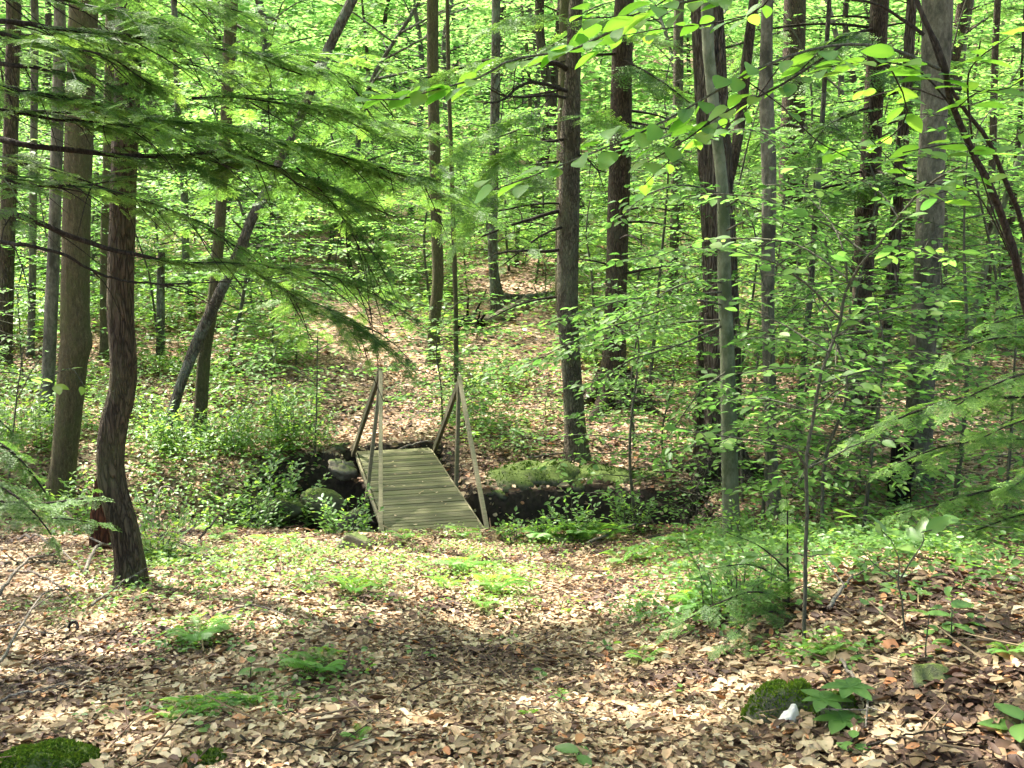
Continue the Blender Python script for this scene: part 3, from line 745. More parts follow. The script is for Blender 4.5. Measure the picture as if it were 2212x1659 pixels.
T['shag'] = tree('hardwood_tree', 'thick trunk with shaggy peeling bark close behind the smooth grey-green one', 'tree',
    [(1556, 1038, 84), (1560, 960, 78), (1562, 860, 78), (1561, 740, 76), (1557, 620, 74), (1551, 480, 72), (1545, 340, 70), (1537, 200, 66), (1530, 80, 64), (1526, 0, 64)], 'bark_shag', 14, None, .5, .2, 9, .06, 900, roots=5)
T['beech'] = tree('beech_tree', 'smooth grey-green wavy trunk standing in front of the shaggy trunk', 'tree',
    [(1582, 1172, 40), (1578, 1080, 37), (1576, 980, 36), (1574, 900, 34), (1571, 760, 31), (1565, 620, 29), (1564, 500, 27), (1560, 400, 25), (1548, 290, 23), (1538, 190, 24), (1530, 100, 24), (1527, 0, 25)], 'bark_beech', 9, None, .2, .1, 0, .02, 500)
T['behind'] = tree('hardwood_tree', 'dark crooked trunk showing on both sides of the shaggy trunk, farther back', 'tree',
    [(1512, 985, 24), (1512, 880, 22), (1517, 740, 22), (1530, 620, 22), (1565, 430, 22), (1592, 310, 21), (1604, 220, 22), (1614, 120, 22), (1628, 0, 20)], 'bark_red', 12, None, .3, .1, 5, .08, 300)
T['grey'] = tree('beech_tree', 'slender light-grey trunk with a brown rotten lower side, right of the shaggy trunk', 'tree',
    [(1676, 1112, 34), (1670, 1050, 27), (1664, 950, 27), (1664, 860, 26), (1660, 740, 27), (1659, 600, 28), (1661, 450, 30), (1660, 330, 31), (1655, 200, 30), (1656, 80, 25), (1658, 0, 24)], 'bark_grey', 12, None, .4, .12, 4, .04, 500)
T['brown'] = tree('hemlock_tree', 'dark brown conifer trunk behind the slender light-grey one', 'tree',
    [(1704, 690, 52), (1706, 560, 50), (1710, 420, 51), (1713, 280, 50), (1716, 120, 46), (1718, 0, 44)], 'bark_red', 14, None, .3, .2, 11, .04, 700)
T['crook'] = tree('hardwood_tree', 'thin dark crooked trunk between the light-grey trunk and the right conifer', 'tree',
    [(1722, 955, 17), (1726, 880, 15), (1736, 790, 14), (1741, 720, 14), (1750, 640, 13), (1756, 540, 12), (1768, 380, 11), (1780, 200, 10)], 'bark_lichen', 9, None, .2, .1, 0, .09, 250)
T['conifer'] = tree('hemlock_tree', 'dark conifer trunk with dead side branches, left of the mottled grey trunk', 'tree',
    [(1843, 918, 44), (1849, 840, 38), (1855, 760, 38), (1862, 640, 40), (1870, 500, 44), (1880, 380, 44), (1886, 250, 38), (1893, 120, 37), (1900, 0, 36)], 'bark_red', 13, None, .35, .2, 11, .04, 800)
T['lean2'] = tree('hardwood_tree', 'flaky-barked trunk leaning right, crossing behind the dark right conifer', 'tree',
    [(1880, 940, 32), (1886, 870, 28), (1898, 790, 26), (1912, 720, 25), (1926, 620, 26), (1934, 500, 26), (1941, 390, 24), (1950, 290, 22), (1958, 200, 22), (1970, 0, 20)], 'bark_shag', 12, None, .35, .15, 7, .06, 400)
T['mottle'] = tree('beech_tree', 'big mottled grey trunk on the right behind the hemlock sapling', 'tree',
    [(1978, 1045, 66), (1984, 940, 60), (1988, 850, 58), (1994, 740, 54), (2002, 600, 54), (2008, 480, 56), (2012, 360, 55), (2018, 240, 54), (2023, 100, 59), (2025, 0, 61)], 'bark_grey', 14, None, .3, .15, 0, .035, 900)
T['right_a'] = tree('hardwood_tree', 'dark leaning trunk high up right of the mottled grey trunk', 'tree',
    [(1985, 640, 24), (2020, 470, 24), (2052, 270, 24), (2072, 130, 22), (2092, 0, 22)], 'bark_lichen', 12, None, .3, .1, 5, .05, 300)
T['right_b'] = tree('beech_tree', 'thin pale stem leaning right near the right edge', 'tree',
    [(2086, 760, 17), (2098, 700, 16), (2120, 610, 15), (2140, 530, 14), (2165, 450, 13), (2192, 370, 13), (2225, 290, 12)], 'bark_beech', 7, None, .2, .1, 0, .04, 0)
T['right_c'] = tree('hardwood_tree', 'small dark trunk far back at the right edge behind the pale leaning stem', 'tree',
    [(2130, 735, 16), (2132, 640, 15), (2138, 500, 15), (2144, 330, 14), (2150, 100, 14)], 'bark_red', 12, None, .2, .1, 4, .05, 250)
for k, (n, z0, z1, L) in {'flare': (9, .2, 4.2, 1.5), 'conifer': (13, -.2, 4.2, 1.5), 'brown': (9, 0, 5, 1.7), 'thin_r': (5, .5, 4, 1.0), 'twin': (4, .5, 4, 1.0), 'lean2': (3, .6, 3.5, .8), 'spruce': (7, 0, 3.6, 1.0)}.items():
    snags(T[k][0], T[k][1], T[k][2], n, z0, z1, L, q=np.random.default_rng(len(k) * 7 + n))

# bare and living limbs of the straight conifer
ts, SS_, RS_ = T['spruce']; Ys = BASE_Y[ts.name]
for pts, w in (([(1222, 455, Ys), (1170, 466, Ys - .1), (1110, 485, Ys - .2), (1040, 512, Ys - .3)], 10), ([(1220, 533, Ys), (1180, 545, Ys - .1), (1120, 543, Ys - .2), (1068, 549, Ys - .2)], 9),
               ([(1232, 152, Ys), (1200, 136, Ys - .2), (1130, 127, Ys - .4), (1050, 131, Ys - .6), (960, 155, Ys - .8), (905, 165, Ys - 1)], 12),
               ([(1230, 212, Ys), (1190, 208, Ys - .3), (1120, 211, Ys - .5), (1075, 204, Ys - .6), (1052, 190, Ys - .6)], 7),
               ([(1216, 440, Ys), (1150, 440, Ys - .3), (1090, 452, Ys - .5), (1000, 458, Ys - .6)], 5), ([(1238, 200, Ys), (1140, 180, Ys - .4), (1085, 215, Ys - .8), (1040, 222, Ys - 1)], 9),
               ([(1238, 330, Ys), (1270, 345, Ys - .2), (1296, 375, Ys - .3)], 7), ([(1238, 300, Ys), (1180, 308, Ys - .2), (1150, 306, Ys - .3)], 8)):
    dead_branch(ts, pts, w, w * .35, 'twig', 5, np.random.default_rng(int(w * 10)))
mf = MB()
for pts in ([(1236, 150, Ys), (1130, 122, Ys - .5), (1010, 140, Ys - .9), (880, 190, Ys - 1.2)], [(1230, 230, Ys), (1130, 250, Ys - .6), (1030, 300, Ys - 1), (930, 380, Ys - 1.3)],
            [(1230, 280, Ys), (1140, 310, Ys - .7), (1060, 370, Ys - 1.1), (980, 470, Ys - 1.4)], [(1236, 60, Ys), (1150, 30, Ys - .6), (1060, 60, Ys - 1)], [(1240, 250, Ys), (1290, 255, Ys - .6), (1370, 285, Ys - .9)],
            [(1236, 340, Ys), (1120, 400, Ys - .6), (1040, 440, Ys - .9), (990, 520, Ys - 1)], [(1240, 30, Ys), (1330, 50, Ys - .6), (1450, 90, Ys - .9)]):
    P = pline(pts); hem_foliage(mf, P, .3, 1, .44, .085, .62, True, 1, .2, np.random.default_rng(len(mf.V)))
mf.build('foliage', 'hemlock', ts, ts.location)
# leafy hemlock boughs on the dark conifers behind
for key, specs in (('flare', [((1330, 120), (1420, 170), (1500, 230)), ((1335, 60), (1260, 60), (1190, 100)), ((1330, 260), (1420, 300), (1480, 360))]),
                   ('conifer', [((1890, 60), (1800, 90), (1720, 160)), ((1890, 130), (1980, 180), (2060, 260)), ((1880, 230), (1790, 270), (1740, 340)), ((1875, 360), (1960, 400), (2030, 430)), ((1872, 380), (1800, 420), (1740, 450))]),
                   ('brown', [((1715, 60), (1640, 90), (1580, 170)), ((1715, 150), (1780, 200), (1830, 280)), ((1712, 260), (1650, 300), (1600, 380)), ((1710, 350), (1770, 380), (1820, 450))])):
    t = T[key][0]; Yk = BASE_Y[t.name]; mf, mw = MB(), MB()
    for k, s in enumerate(specs):
        P = pline([(s[0][0], s[0][1], Yk), (s[1][0], s[1][1], Yk - .7), (s[2][0], s[2][1], Yk - 1.2)])
        mw.tube(P, np.linspace(.022, .006, len(P)), 5); hem_foliage(mf, P, .2, 1, .5, .10, .45, False, 1, .2, np.random.default_rng(k + 60))
        mw.build('branch', 'twig', t, t.location); mw = MB()
    mf.build('foliage', 'hemlock', t, t.location)

# layered leafy limbs of the smooth grey-green beech, reaching left across the view
tb = T['beech'][0]; Yb = BASE_Y[tb.name]; mf = MB()
for k, pts in enumerate(([(1568, 660, Yb), (1500, 650, Yb - .2), (1400, 680, Yb - .4), (1280, 720, Yb - .5), (1130, 790, Yb - .6)], [(1568, 700, Yb), (1474, 742, Yb - .2), (1404, 764, Yb - .3), (1357, 780, Yb - .35), (1304, 815, Yb - .4), (1250, 835, Yb - .4)],
            [(1566, 610, Yb), (1490, 610, Yb - .4), (1420, 640, Yb - .7), (1330, 690, Yb - .9)], [(1560, 420, Yb), (1480, 400, Yb - .4), (1400, 420, Yb - .6), (1340, 470, Yb - .7)],
            [(1548, 290, Yb), (1620, 280, Yb - .5), (1720, 320, Yb - .8)], [(1564, 500, Yb), (1640, 470, Yb - .5), (1740, 500, Yb - .9), (1820, 560, Yb - 1.1)], [(1572, 800, Yb), (1510, 850, Yb - .5), (1440, 950, Yb - .6)], [(1576, 960, Yb), (1520, 960, Yb - .4), (1420, 985, Yb - .5)], [(1566, 630, Yb), (1460, 640, Yb - .5), (1340, 650, Yb - 1.0), (1180, 700, Yb - 1.3)], [(1568, 690, Yb), (1450, 700, Yb - .1), (1300, 740, Yb + .1), (1060, 800, Yb + .2)],
            [(1564, 540, Yb), (1470, 540, Yb - .6), (1370, 560, Yb - 1.1)], [(1562, 450, Yb), (1660, 400, Yb - .5), (1780, 420, Yb - .9)], [(1570, 740, Yb), (1660, 730, Yb - .6), (1780, 760, Yb - 1.1)], [(1550, 300, Yb), (1460, 290, Yb - .6), (1360, 330, Yb - 1.0)])):
    q = np.random.default_rng(k + 300); P = pline(pts); mw = MB(); mw.tube(P, np.linspace(.010, .003, len(P)), 5)
    dec_foliage(mf, mw, P, .2 if k != 1 else .5, 1, .08, .05, .46, .48, LEAF_M, q)
    bo = mw.build('branch', 'stem', tb, tb.location); mf.build('foliage', 'beech', bo, tb.location); mf = MB()

# ---- the big hemlock at the left, its trunk just outside the view
YL = 5.3
tl, SL, RL = tree('hemlock_tree', 'hemlock at the left edge whose long dark feathery boughs sweep across the view', 'tree',
    [(-330, 1500, 90), (-335, 900, 84), (-340, 300, 80), (-345, -300, 76)], 'bark_hem', 12, YL, .3, .2, 13, .04, 500, cleaf='hemlock')
boughs = [
    ([(-340, -10, YL), (-150, 25, YL), (0, 42, 5.2), (100, 56, 5.2), (310, 76, 5.4), (450, 95, 5.6), (560, 120, 5.8), (660, 155, 6.0)], 15, .38, .30, .075),
    ([(-340, 120, YL), (-100, 120, YL), (0, 137, 5.0), (100, 150, 5.0), (200, 163, 5.1), (245, 172, 5.1)], 14, .75, .30, .09),
    ([(-340, 150, YL), (-100, 170, YL), (0, 183, 4.9), (80, 195, 4.9), (200, 212, 5.0), (310, 240, 5.2), (420, 250, 5.4)], 13, .5, .32, .08),
    ([(-340, 260, YL), (-60, 285, YL), (40, 305, 5.1), (180, 322, 5.2), (300, 331, 5.3), (400, 328, 5.4), (490, 315, 5.5), (560, 330, 5.7), (640, 362, 5.9), (740, 405, 6.1), (850, 455, 6.3)], 15, .44, .38, .075),
    ([(-340, 430, YL), (-50, 455, YL), (40, 468, 4.8), (100, 490, 4.9), (220, 530, 5.1), (300, 552, 5.2), (400, 572, 5.4), (520, 578, 5.6), (580, 615, 5.7), (640, 655, 5.8), (700, 690, 5.9), (800, 722, 6.0)], 14, .60, .30, .07),
    ([(-340, 500, YL), (0, 523, 4.7), (80, 538, 4.7), (160, 560, 4.8), (240, 608, 5.0), (330, 625, 5.1), (440, 620, 5.2), (537, 617, 5.3)], 9, 9, .3, .1),
    ([(416, 213, 5.4), (500, 214, 5.6), (600, 224, 5.8), (700, 240, 6.0), (800, 285, 6.2)], 8, .0, .38, .08),
    ([(433, 266, 5.5), (500, 290, 5.6), (567, 304, 5.7), (680, 325, 5.9), (800, 355, 6.1), (900, 395, 6.3), (960, 425, 6.4)], 7, .05, .40, .075),
    ([(-340, -120, YL), (0, -70, 5.2), (200, -40, 5.3), (400, -5, 5.5), (520, 30, 5.6)], 13, .45, .34, .085),
    ([(190, 395, 5.2), (300, 432, 5.3), (380, 462, 5.4), (450, 500, 5.5), (520, 540, 5.6)], 6, .3, .26, .12),
    ([(-340, 320, YL), (-40, 370, 4.8), (60, 395, 4.8), (190, 396, 4.9), (270, 385, 5.0)], 8, .35, .30, .1),
    ([(-340, 0, YL), (-60, 60, 5.0), (60, 90, 5.0), (150, 112, 5.0), (240, 130, 5.1), (330, 190, 5.2)], 9, .4, .30, .085),
    ([(560, 118, 5.8), (640, 120, 5.9), (740, 160, 6.1), (840, 205, 6.3)], 6, .0, .40, .08),
    ([(640, 362, 5.9), (700, 420, 6.0), (760, 500, 6.1), (800, 580, 6.1)], 5, .1, .32, .09),
    ([(-340, 200, YL), (-40, 225, 5.0), (100, 250, 5.0), (220, 262, 5.1), (330, 285, 5.2), (420, 300, 5.3)], 8, .3, .30, .09),
    ([(580, 575, 5.6), (650, 580, 5.7), (740, 600, 5.9), (830, 640, 6.0)], 5, .1, .30, .09),
    ([(-340, 60, YL), (0, 75, 5.6), (200, 80, 5.7), (400, 140, 5.9), (520, 180, 6.0)], 8, .42, .32, .08), ([(-340, 220, YL), (0, 240, 5.4), (200, 240, 5.5), (330, 255, 5.7), (480, 270, 5.9), (560, 290, 6.0)], 8, .45, .32, .08),
    ([(-340, -60, YL), (0, -20, 5.0), (150, 0, 5.1), (300, 40, 5.2), (420, 60, 5.4)], 9, .4, .32, .08), ([(-340, 340, YL), (-50, 340, 5.2), (100, 360, 5.2), (220, 400, 5.3), (300, 450, 5.4)], 6, .45, .28, .1),
    ([(640, 655, 5.8), (690, 655, 5.9), (760, 690, 5.9), (815, 735, 6.0)], 4, .15, .26, .075),
]
mf = MB()
for k, (pts, w, t0, size, gap) in enumerate(boughs):
    q = np.random.default_rng(k + 500); P = pline(pts)
    P = P + np.cumsum(q.normal(0, .0035, P.shape), axis=0) * .8
    r = np.linspace(w, max(2.2, w * .22), len(P)) * .5 / F * 5.4
    mw = MB(); mw.tube(P, r, 7, .5, .07, seed=k)
    for m in range(7):                            # wiry side twigs, mostly drooping
        p, d = sample(P, q.uniform(.25, .95)); e = norm(d[0] + np.array([q.normal(0, .4), q.normal(0, .5), -q.uniform(.1, .9)])); L = q.uniform(.15, .55)
        mw.tube(spline(np.array([p[0], p[0] + e * L * .5 + q.normal(0, .02, 3), p[0] + e * L - UP * .05]), 6), np.linspace(.0042, .0013, 6), 4)
    bo = mw.build('bough', 'twig', tl, tl.location); mf = MB()
    if t0 < 1: hem_foliage(mf, P, t0, 1, size * .52, gap * .62, .40, True, 1.0, .08, q)
    # secondary sprays: sub-branches that make the bough a wide flat fan
    if t0 < 1:
        for m in range(int(path_len(P) * (1 - t0) / .13)):
            p, d = sample(P, q.uniform(t0, .97)); s_ = norm(np.cross(d[0], UP)) * q.choice([-1, 1])
            e = norm(d[0] * .75 + s_ * q.uniform(.3, 1.7) + UP * q.uniform(-.2, .1)); L = q.uniform(.35, .75)
            B = spline(np.array([p[0], p[0] + e * L * .5, p[0] + e * L - UP * .07]), 8)
            mf.tube(B, np.linspace(.004, .0015, 8), 3, .05)
            hem_foliage(mf, B, .15, 1, size * .46, gap * .72, .40 + q.normal(0, .22), True, 1, .08, q)
    if mf.n: mf.build('foliage', 'hemlock', bo, tl.location)

# ================================================================== SAPLINGS BUILT ONE BY ONE
def sapling(name, label, cat, base, limbs, fmat, kind='dec', leaf=.075, tint=.5, gap=.085, twig=.35, tpl=None, wmat='stem', size=.3, seed=0, group=None):
    """limbs: list of (points, width px, first leafy share or >1 for bare)"""
    t = thing(name, label, cat, base, group); mf = MB(); stem = MB()
    for k, (pts, w, t0) in enumerate(limbs):
        q = np.random.default_rng(seed * 31 + k); P = pline(pts); r = np.linspace(w, max(1.6, w * .4), len(P)) * .5 / F * pts[0][2]
        if k == 0: P = np.concatenate([[np.array([P[0, 0], P[0, 1], min(P[0, 2], gz(P[0, 0], P[0, 1])) - .1])], P]); r = np.concatenate([[r[0] * 1.2], r])
        P = P + np.concatenate([[np.zeros(3)], np.cumsum(q.normal(0, .002, (len(P) - 1, 3)), axis=0)])
        mw = MB(); mw.tube(P, r, 7, .5, .06, seed=k)
        if t0 < 1:
            if kind == 'dec': dec_foliage(mf, mw, P, t0, 1, leaf, gap, twig, tint, tpl, q)
            else: hem_foliage(mf, P, t0, 1, size, gap, tint, True, 1, .2, q)
        mw.build('stem' if k == 0 else 'branch', wmat, t, base)
    if mf.n: mf.build('foliage', fmat, t, base)
    return t

# front right: leaning dark double stem with big flat translucent leaves
B = at(2330, 1250, 3.9); B[2] = gz(B[0], B[1])
R0 = 3.6
sapling('moosewood_sapling', 'leaning dark forked sapling at the right edge bearing the largest bright leaves', 'sapling', B,
    [([(2330, 1500, 3.9), (2262, 900, 3.8), (2212, 640, 3.75), (2191, 550, 3.7), (2168, 483, 3.7), (2128, 383, 3.65), (2084, 300, 3.6), (2044, 217, 3.55), (2026, 150, 3.5), (2000, 85, 3.5), (1970, 20, 3.5), (1950, -40, 3.5)], 19, 9),
     ([(2240, 640, 3.9), (2208, 483, 3.85), (2175, 400, 3.8), (2138, 307, 3.75), (2091, 247, 3.7), (2060, 200, 3.65), (2030, 140, 3.6), (2003, 60, 3.6), (1978, -20, 3.6)], 12, 9),
     ([(1996, 75, 3.5), (1941, 43, 3.5), (1891, 13, 3.45), (1808, -2, 3.4), (1700, -40, 3.3)], 8, 9)], 'bigleaf', wmat='twig', seed=3)
mose = bpy.data.objects['moosewood_sapling']
def big_leaves(P, t0, t1, gap, size, mf, q, tint=.5):
    n = max(2, int(path_len(P) * (t1 - t0) / gap)); t = np.linspace(t0, t1, n) + q.normal(0, .012, n); p, d = sample(P, np.clip(t, 0, 1))
    sd = norm(np.cross(d, UP)) * np.where(np.arange(n) % 2, 1, -1)[:, None]
    for rep in range(2):
        D = d * q.uniform(.2, .9, (n, 1)) + sd * (1 if rep == 0 else -1) * q.uniform(.6, 1, (n, 1)) + UP * q.normal(-.06, .12, (n, 1))
        k = q.random(n) < (.95 if rep == 0 else .6)
        mf.inst(LEAF_F, (p + q.normal(0, .012, p.shape))[k], D[k], (UP + q.normal(0, .33, (n, 3)))[k], (size * q.uniform(.65, 1.15, n))[k], np.clip(tint + q.normal(0, .2, n), 0, 1)[k])
mf = MB()
for k, (pts, w, a, b, gap, sz) in enumerate((
    ([(2030, 150, 3.5), (1960, 118, 3.4), (1901, 100, 3.35), (1808, 97, 3.3), (1708, 120, 3.25), (1608, 163, 3.2), (1474, 240, 3.15), (1370, 293, 3.1), (1237, 347, 3.05), (1104, 397, 3.0), (1060, 412, 3.0)], 8, .30, 1, .10, .125),
    ([(1960, -150, 3.6), (1700, -60, 3.4), (1600, -25, 3.3), (1470, 7, 3.2), (1370, 43, 3.15), (1270, 93, 3.1), (1220, 110, 3.1), (1104, 130, 3.05), (1037, 167, 3.0), (954, 190, 3.0), (870, 213, 2.95), (800, 215, 2.95)], 8, .35, 1, .085, .13),
    ([(1815, 100, 3.3), (1741, 150, 3.25), (1658, 200, 3.2), (1574, 237, 3.2), (1474, 307, 3.15), (1400, 350, 3.1)], 6, .15, 1, .085, .12),
    ([(2060, 235, 3.6), (2000, 165, 3.5), (1940, 138, 3.3), (1860, 135, 3.2), (1760, 150, 3.1)], 5, .2, 1, .07, .125),
    ([(2100, 300, 3.6), (2090, 180, 3.5), (2110, 130, 3.4), (2180, 80, 3.3)], 5, .3, 1, .075, .12),
    ([(2040, 215, 3.6), (1960, 190, 3.7), (1860, 215, 3.8), (1780, 225, 3.8)], 5, .2, 1, .10, .11),
    ([(2110, 340, 3.7), (2150, 300, 3.6), (2200, 310, 3.5)], 5, .3, 1, .08, .12),
    ([(2190, 560, 3.7), (2150, 470, 3.5), (2100, 330, 3.4), (2060, 310, 3.3), (1950, 330, 3.2)], 4, .45, 1, .09, .11),
    ([(2205, 600, 3.8), (2110, 420, 3.6), (2010, 420, 3.4)], 4, .6, 1, .08, .10),
    ([(1700, -60, 3.3), (1560, -20, 3.2), (1460, -10, 3.1), (1380, 30, 3.0), (1260, 40, 3.0)], 4, .3, 1, .085, .115),
    ([(1700, -60, 3.3), (1640, 20, 3.4), (1540, 50, 3.5), (1440, 60, 3.5), (1330, 80, 3.6)], 4, .2, 1, .10, .10), ([(1900, 100, 3.4), (1960, 240, 3.6), (1900, 310, 3.8), (1800, 330, 3.9)], 4, .3, 1, .10, .10), ([(1700, 122, 3.25), (1600, 250, 3.5), (1500, 300, 3.7), (1390, 400, 3.8)], 3, .3, 1, .10, .095), ([(2128, 383, 3.65), (2040, 400, 3.6), (1960, 380, 3.6), (1880, 300, 3.5)], 4, .25, 1, .10, .10), ([(2060, 240, 3.5), (2110, 200, 3.4), (2180, 190, 3.3), (2230, 150, 3.3)], 4, .2, 1, .08, .12),
    ([(1600, 166, 3.2), (1690, 230, 3.2), (1760, 300, 3.2), (1830, 340, 3.2)], 3, .5, 1, .11, .08))):
    q = np.random.default_rng(k + 700); P = pline(pts); mw = MB()
    mw.tube(P, np.linspace(w, 2.2, len(P)) * .5 / F * 3.3, 6, .5, .05)
    bo = mw.build('branch', 'twig' if k not in (0, 1) else 'stem', mose, mose.location); mf = MB()
    big_leaves(P, a, b, gap * .55, sz * .80, mf, q); mf.build('foliage', 'bigleaf', bo, mose.location)

# centre right sapling rising from the near slope
h = hit(1735, 1396); Y = h[1]
sapling('beech_sapling', 'slim beech sapling rising from the near slope right of the path', 'sapling', h,
    [([(1735, 1396, Y), (1737, 1256, Y), (1741, 1106, Y), (1741, 986, Y), (1757, 903, Y), (1775, 803, Y), (1812, 703, Y), (1828, 620, Y), (1875, 550, Y - .1), (1908, 520, Y - .1), (1978, 423, Y - .2), (2025, 387, Y - .3), (2084, 355, Y - .4)], 9.5, .6),
     ([(1741, 1010, Y), (1715, 975, Y - .1), (1660, 960, Y - .2), (1560, 945, Y - .3), (1480, 930, Y - .4)], 6, .5), ([(1740, 1012, Y), (1800, 985, Y + .1), (1850, 962, Y + .1), (1890, 945, Y + .2)], 5, .5),
     ([(1830, 610, Y), (1828, 545, Y), (1800, 480, Y + .1), (1750, 430, Y + .2)], 5, .3), ([(1790, 760, Y), (1690, 700, Y + .2), (1600, 660, Y + .3)], 5, .25), ([(1800, 730, Y), (1880, 680, Y), (1960, 660, Y), (2020, 650, Y)], 5, .3),
     ([(1775, 800, Y), (1700, 790, Y - .3), (1620, 800, Y - .4)], 4, .3), ([(1760, 880, Y), (1830, 830, Y - .3), (1900, 830, Y - .4)], 4, .3), ([(1815, 690, Y), (1740, 610, Y - .1), (1660, 560, Y - .2), (1600, 545, Y - .2)], 5, .3), ([(1875, 550, Y), (1760, 470, Y + .2), (1600, 420, Y + .3), (1420, 430, Y + .4)], 5, .25), ([(1830, 600, Y), (1700, 520, Y + .3), (1520, 520, Y + .5), (1400, 560, Y + .6)], 5, .25), ([(1900, 525, Y), (1980, 540, Y + .2), (2080, 560, Y + .4)], 4, .2), ([(1940, 470, Y), (1880, 400, Y + .1), (1790, 370, Y + .2), (1680, 360, Y + .3)], 4, .2), ([(1760, 890, Y), (1640, 860, Y + .3), (1520, 880, Y + .5)], 4, .3), ([(1770, 830, Y), (1880, 800, Y + .4), (2000, 790, Y + .6)], 4, .3)], 'beech', 'dec', .072, .45, .06, .26, LEAF_F, seed=11)
h = hit(1612, 1085); Y = h[1]
sapling('beech_sapling', 'many-stemmed thin beech sapling between the shaggy trunk and the light-grey trunk', 'sapling', h,
    [([(1605, 1085, Y), (1601, 920, Y), (1618, 870, Y), (1635, 753, Y), (1660, 640, Y), (1680, 520, Y), (1690, 400, Y)], 7, .35), ([(1604, 940, Y), (1580, 830, Y), (1590, 720, Y)], 4, .4), ([(1630, 770, Y), (1700, 680, Y), (1780, 610, Y)], 4, .3),
     ([(1620, 860, Y), (1700, 800, Y - .3), (1780, 780, Y - .3)], 4, .3), ([(1670, 580, Y), (1760, 520, Y - .3), (1850, 500, Y - .5)], 4, .2), ([(1684, 480, Y), (1600, 440, Y - .3), (1480, 430, Y - .5)], 4, .2), ([(1690, 400, Y), (1760, 380, Y - .4), (1860, 400, Y - .6)], 4, .2), ([(1665, 620, Y), (1560, 590, Y - .3), (1420, 560, Y - .5)], 4, .3)],
    'beech', 'dec', .085, .45, .06, .36, LEAF_M, seed=12)
# low bare-stemmed plant with a whorl of broad leaves
h = hit(1740, 1330); Y = h[1] - .25
sapling('shrub', 'broad-leaved shoot spreading a flat whorl beside the slim sapling stem', 'shrub', h, [([(1738, 1330, Y), (1742, 1260, Y), (1738, 1200, Y)], 5, 9), ([(1738, 1200, Y), (1690, 1196, Y), (1640, 1200, Y)], 4, .2), ([(1738, 1200, Y), (1790, 1200, Y - .1)], 4, .2)], 'shrub', 'dec', .125, .4, .09, .05, LEAF_F, seed=13)
h = hit(1960, 1375); Y = h[1]
sapling('shrub', 'thin pale forked shoot with a few broad leaves at the right', 'shrub', h, [([(1960, 1372, Y), (1950, 1290, Y), (1942, 1255, Y), (1946, 1210, Y), (1925, 1165, Y)], 5, .9), ([(1945, 1250, Y), (1985, 1180, Y), (1990, 1150, Y)], 4, .8), ([(1942, 1255, Y), (1900, 1230, Y), (1860, 1195, Y)], 4, 9), ([(1925, 1165, Y), (1880, 1130, Y), (1850, 1115, Y)], 3, .3), ([(1990, 1150, Y), (2080, 1135, Y), (2180, 1140, Y)], 3, .3)], 'shrub', 'dec', .105, .42, .09, .05, LEAF_F, seed=14)
# hemlock regrowth
h = hit(1690, 1330); Y = h[1]
sapling('hemlock_sapling', 'small dark hemlock seedling left of the slim sapling stem', 'sapling', h,
    [([(1700, 1400, Y), (1702, 1300, Y), (1700, 1180, Y), (1698, 1080, Y)], 7, .35), ([(1702, 1300, Y), (1630, 1280, Y - .2), (1540, 1310, Y - .35), (1450, 1360, Y - .4)], 5, .15), ([(1702, 1260, Y), (1620, 1220, Y - .1), (1530, 1230, Y - .2)], 5, .2), ([(1700, 1230, Y), (1640, 1180, Y), (1560, 1150, Y)], 4, .2),
     ([(1702, 1320, Y), (1640, 1330, Y - .3), (1560, 1390, Y - .5)], 4, .15), ([(1702, 1280, Y), (1740, 1270, Y + .1), (1780, 1290, Y + .1)], 4, .3), ([(1702, 1330, Y), (1690, 1370, Y - .3), (1640, 1400, Y - .5)], 4, .2)], 'hemlock', 'hem', .0, .36, .05, size=.13, wmat='twig', seed=15)
Y = 6.6; B = on(*at(2330, 1150, Y)[:2])
sapling('hemlock_sapling', 'hemlock sapling at the right edge with bright yellow-green tips', 'sapling', B,
    [([(2330, 1200, Y), (2328, 900, Y), (2325, 600, Y), (2320, 430, Y)], 20, 9), ([(2328, 850, Y), (2200, 860, Y - .2), (2060, 868, Y - .3), (1940, 910, Y - .4), (1830, 960, Y - .4)], 8, .2), ([(2328, 960, Y), (2180, 950, Y - .2), (2050, 965, Y - .3), (1920, 1010, Y - .3)], 7, .2),
     ([(2328, 760, Y), (2220, 730, Y), (2120, 740, Y - .2), (2030, 790, Y - .2)], 7, .15), ([(2328, 1040, Y), (2180, 1050, Y - .3), (2060, 1080, Y - .5), (1940, 1110, Y - .5)], 7, .2), ([(2328, 700, Y), (2230, 680, Y - .3), (2140, 700, Y - .4)], 6, .15), ([(2328, 820, Y), (2240, 800, Y - .5), (2140, 830, Y - .7), (2060, 870, Y - .8)], 6, .15),
     ([(2328, 900, Y), (2230, 900, Y - .6), (2130, 940, Y - .8)], 6, .15), ([(2328, 1100, Y), (2220, 1110, Y - .3), (2100, 1150, Y - .5)], 6, .2), ([(2328, 600, Y), (2250, 610, Y), (2180, 640, Y)], 6, .15), ([(2328, 1000, Y), (2250, 1010, Y - .6), (2180, 1060, Y - .9)], 6, .15)], 'hemlock', 'hem', 0, .50, .05, size=.21, wmat='twig', seed=16)
Y = 6.2; B = on(*at(-120, 1180, Y)[:2])
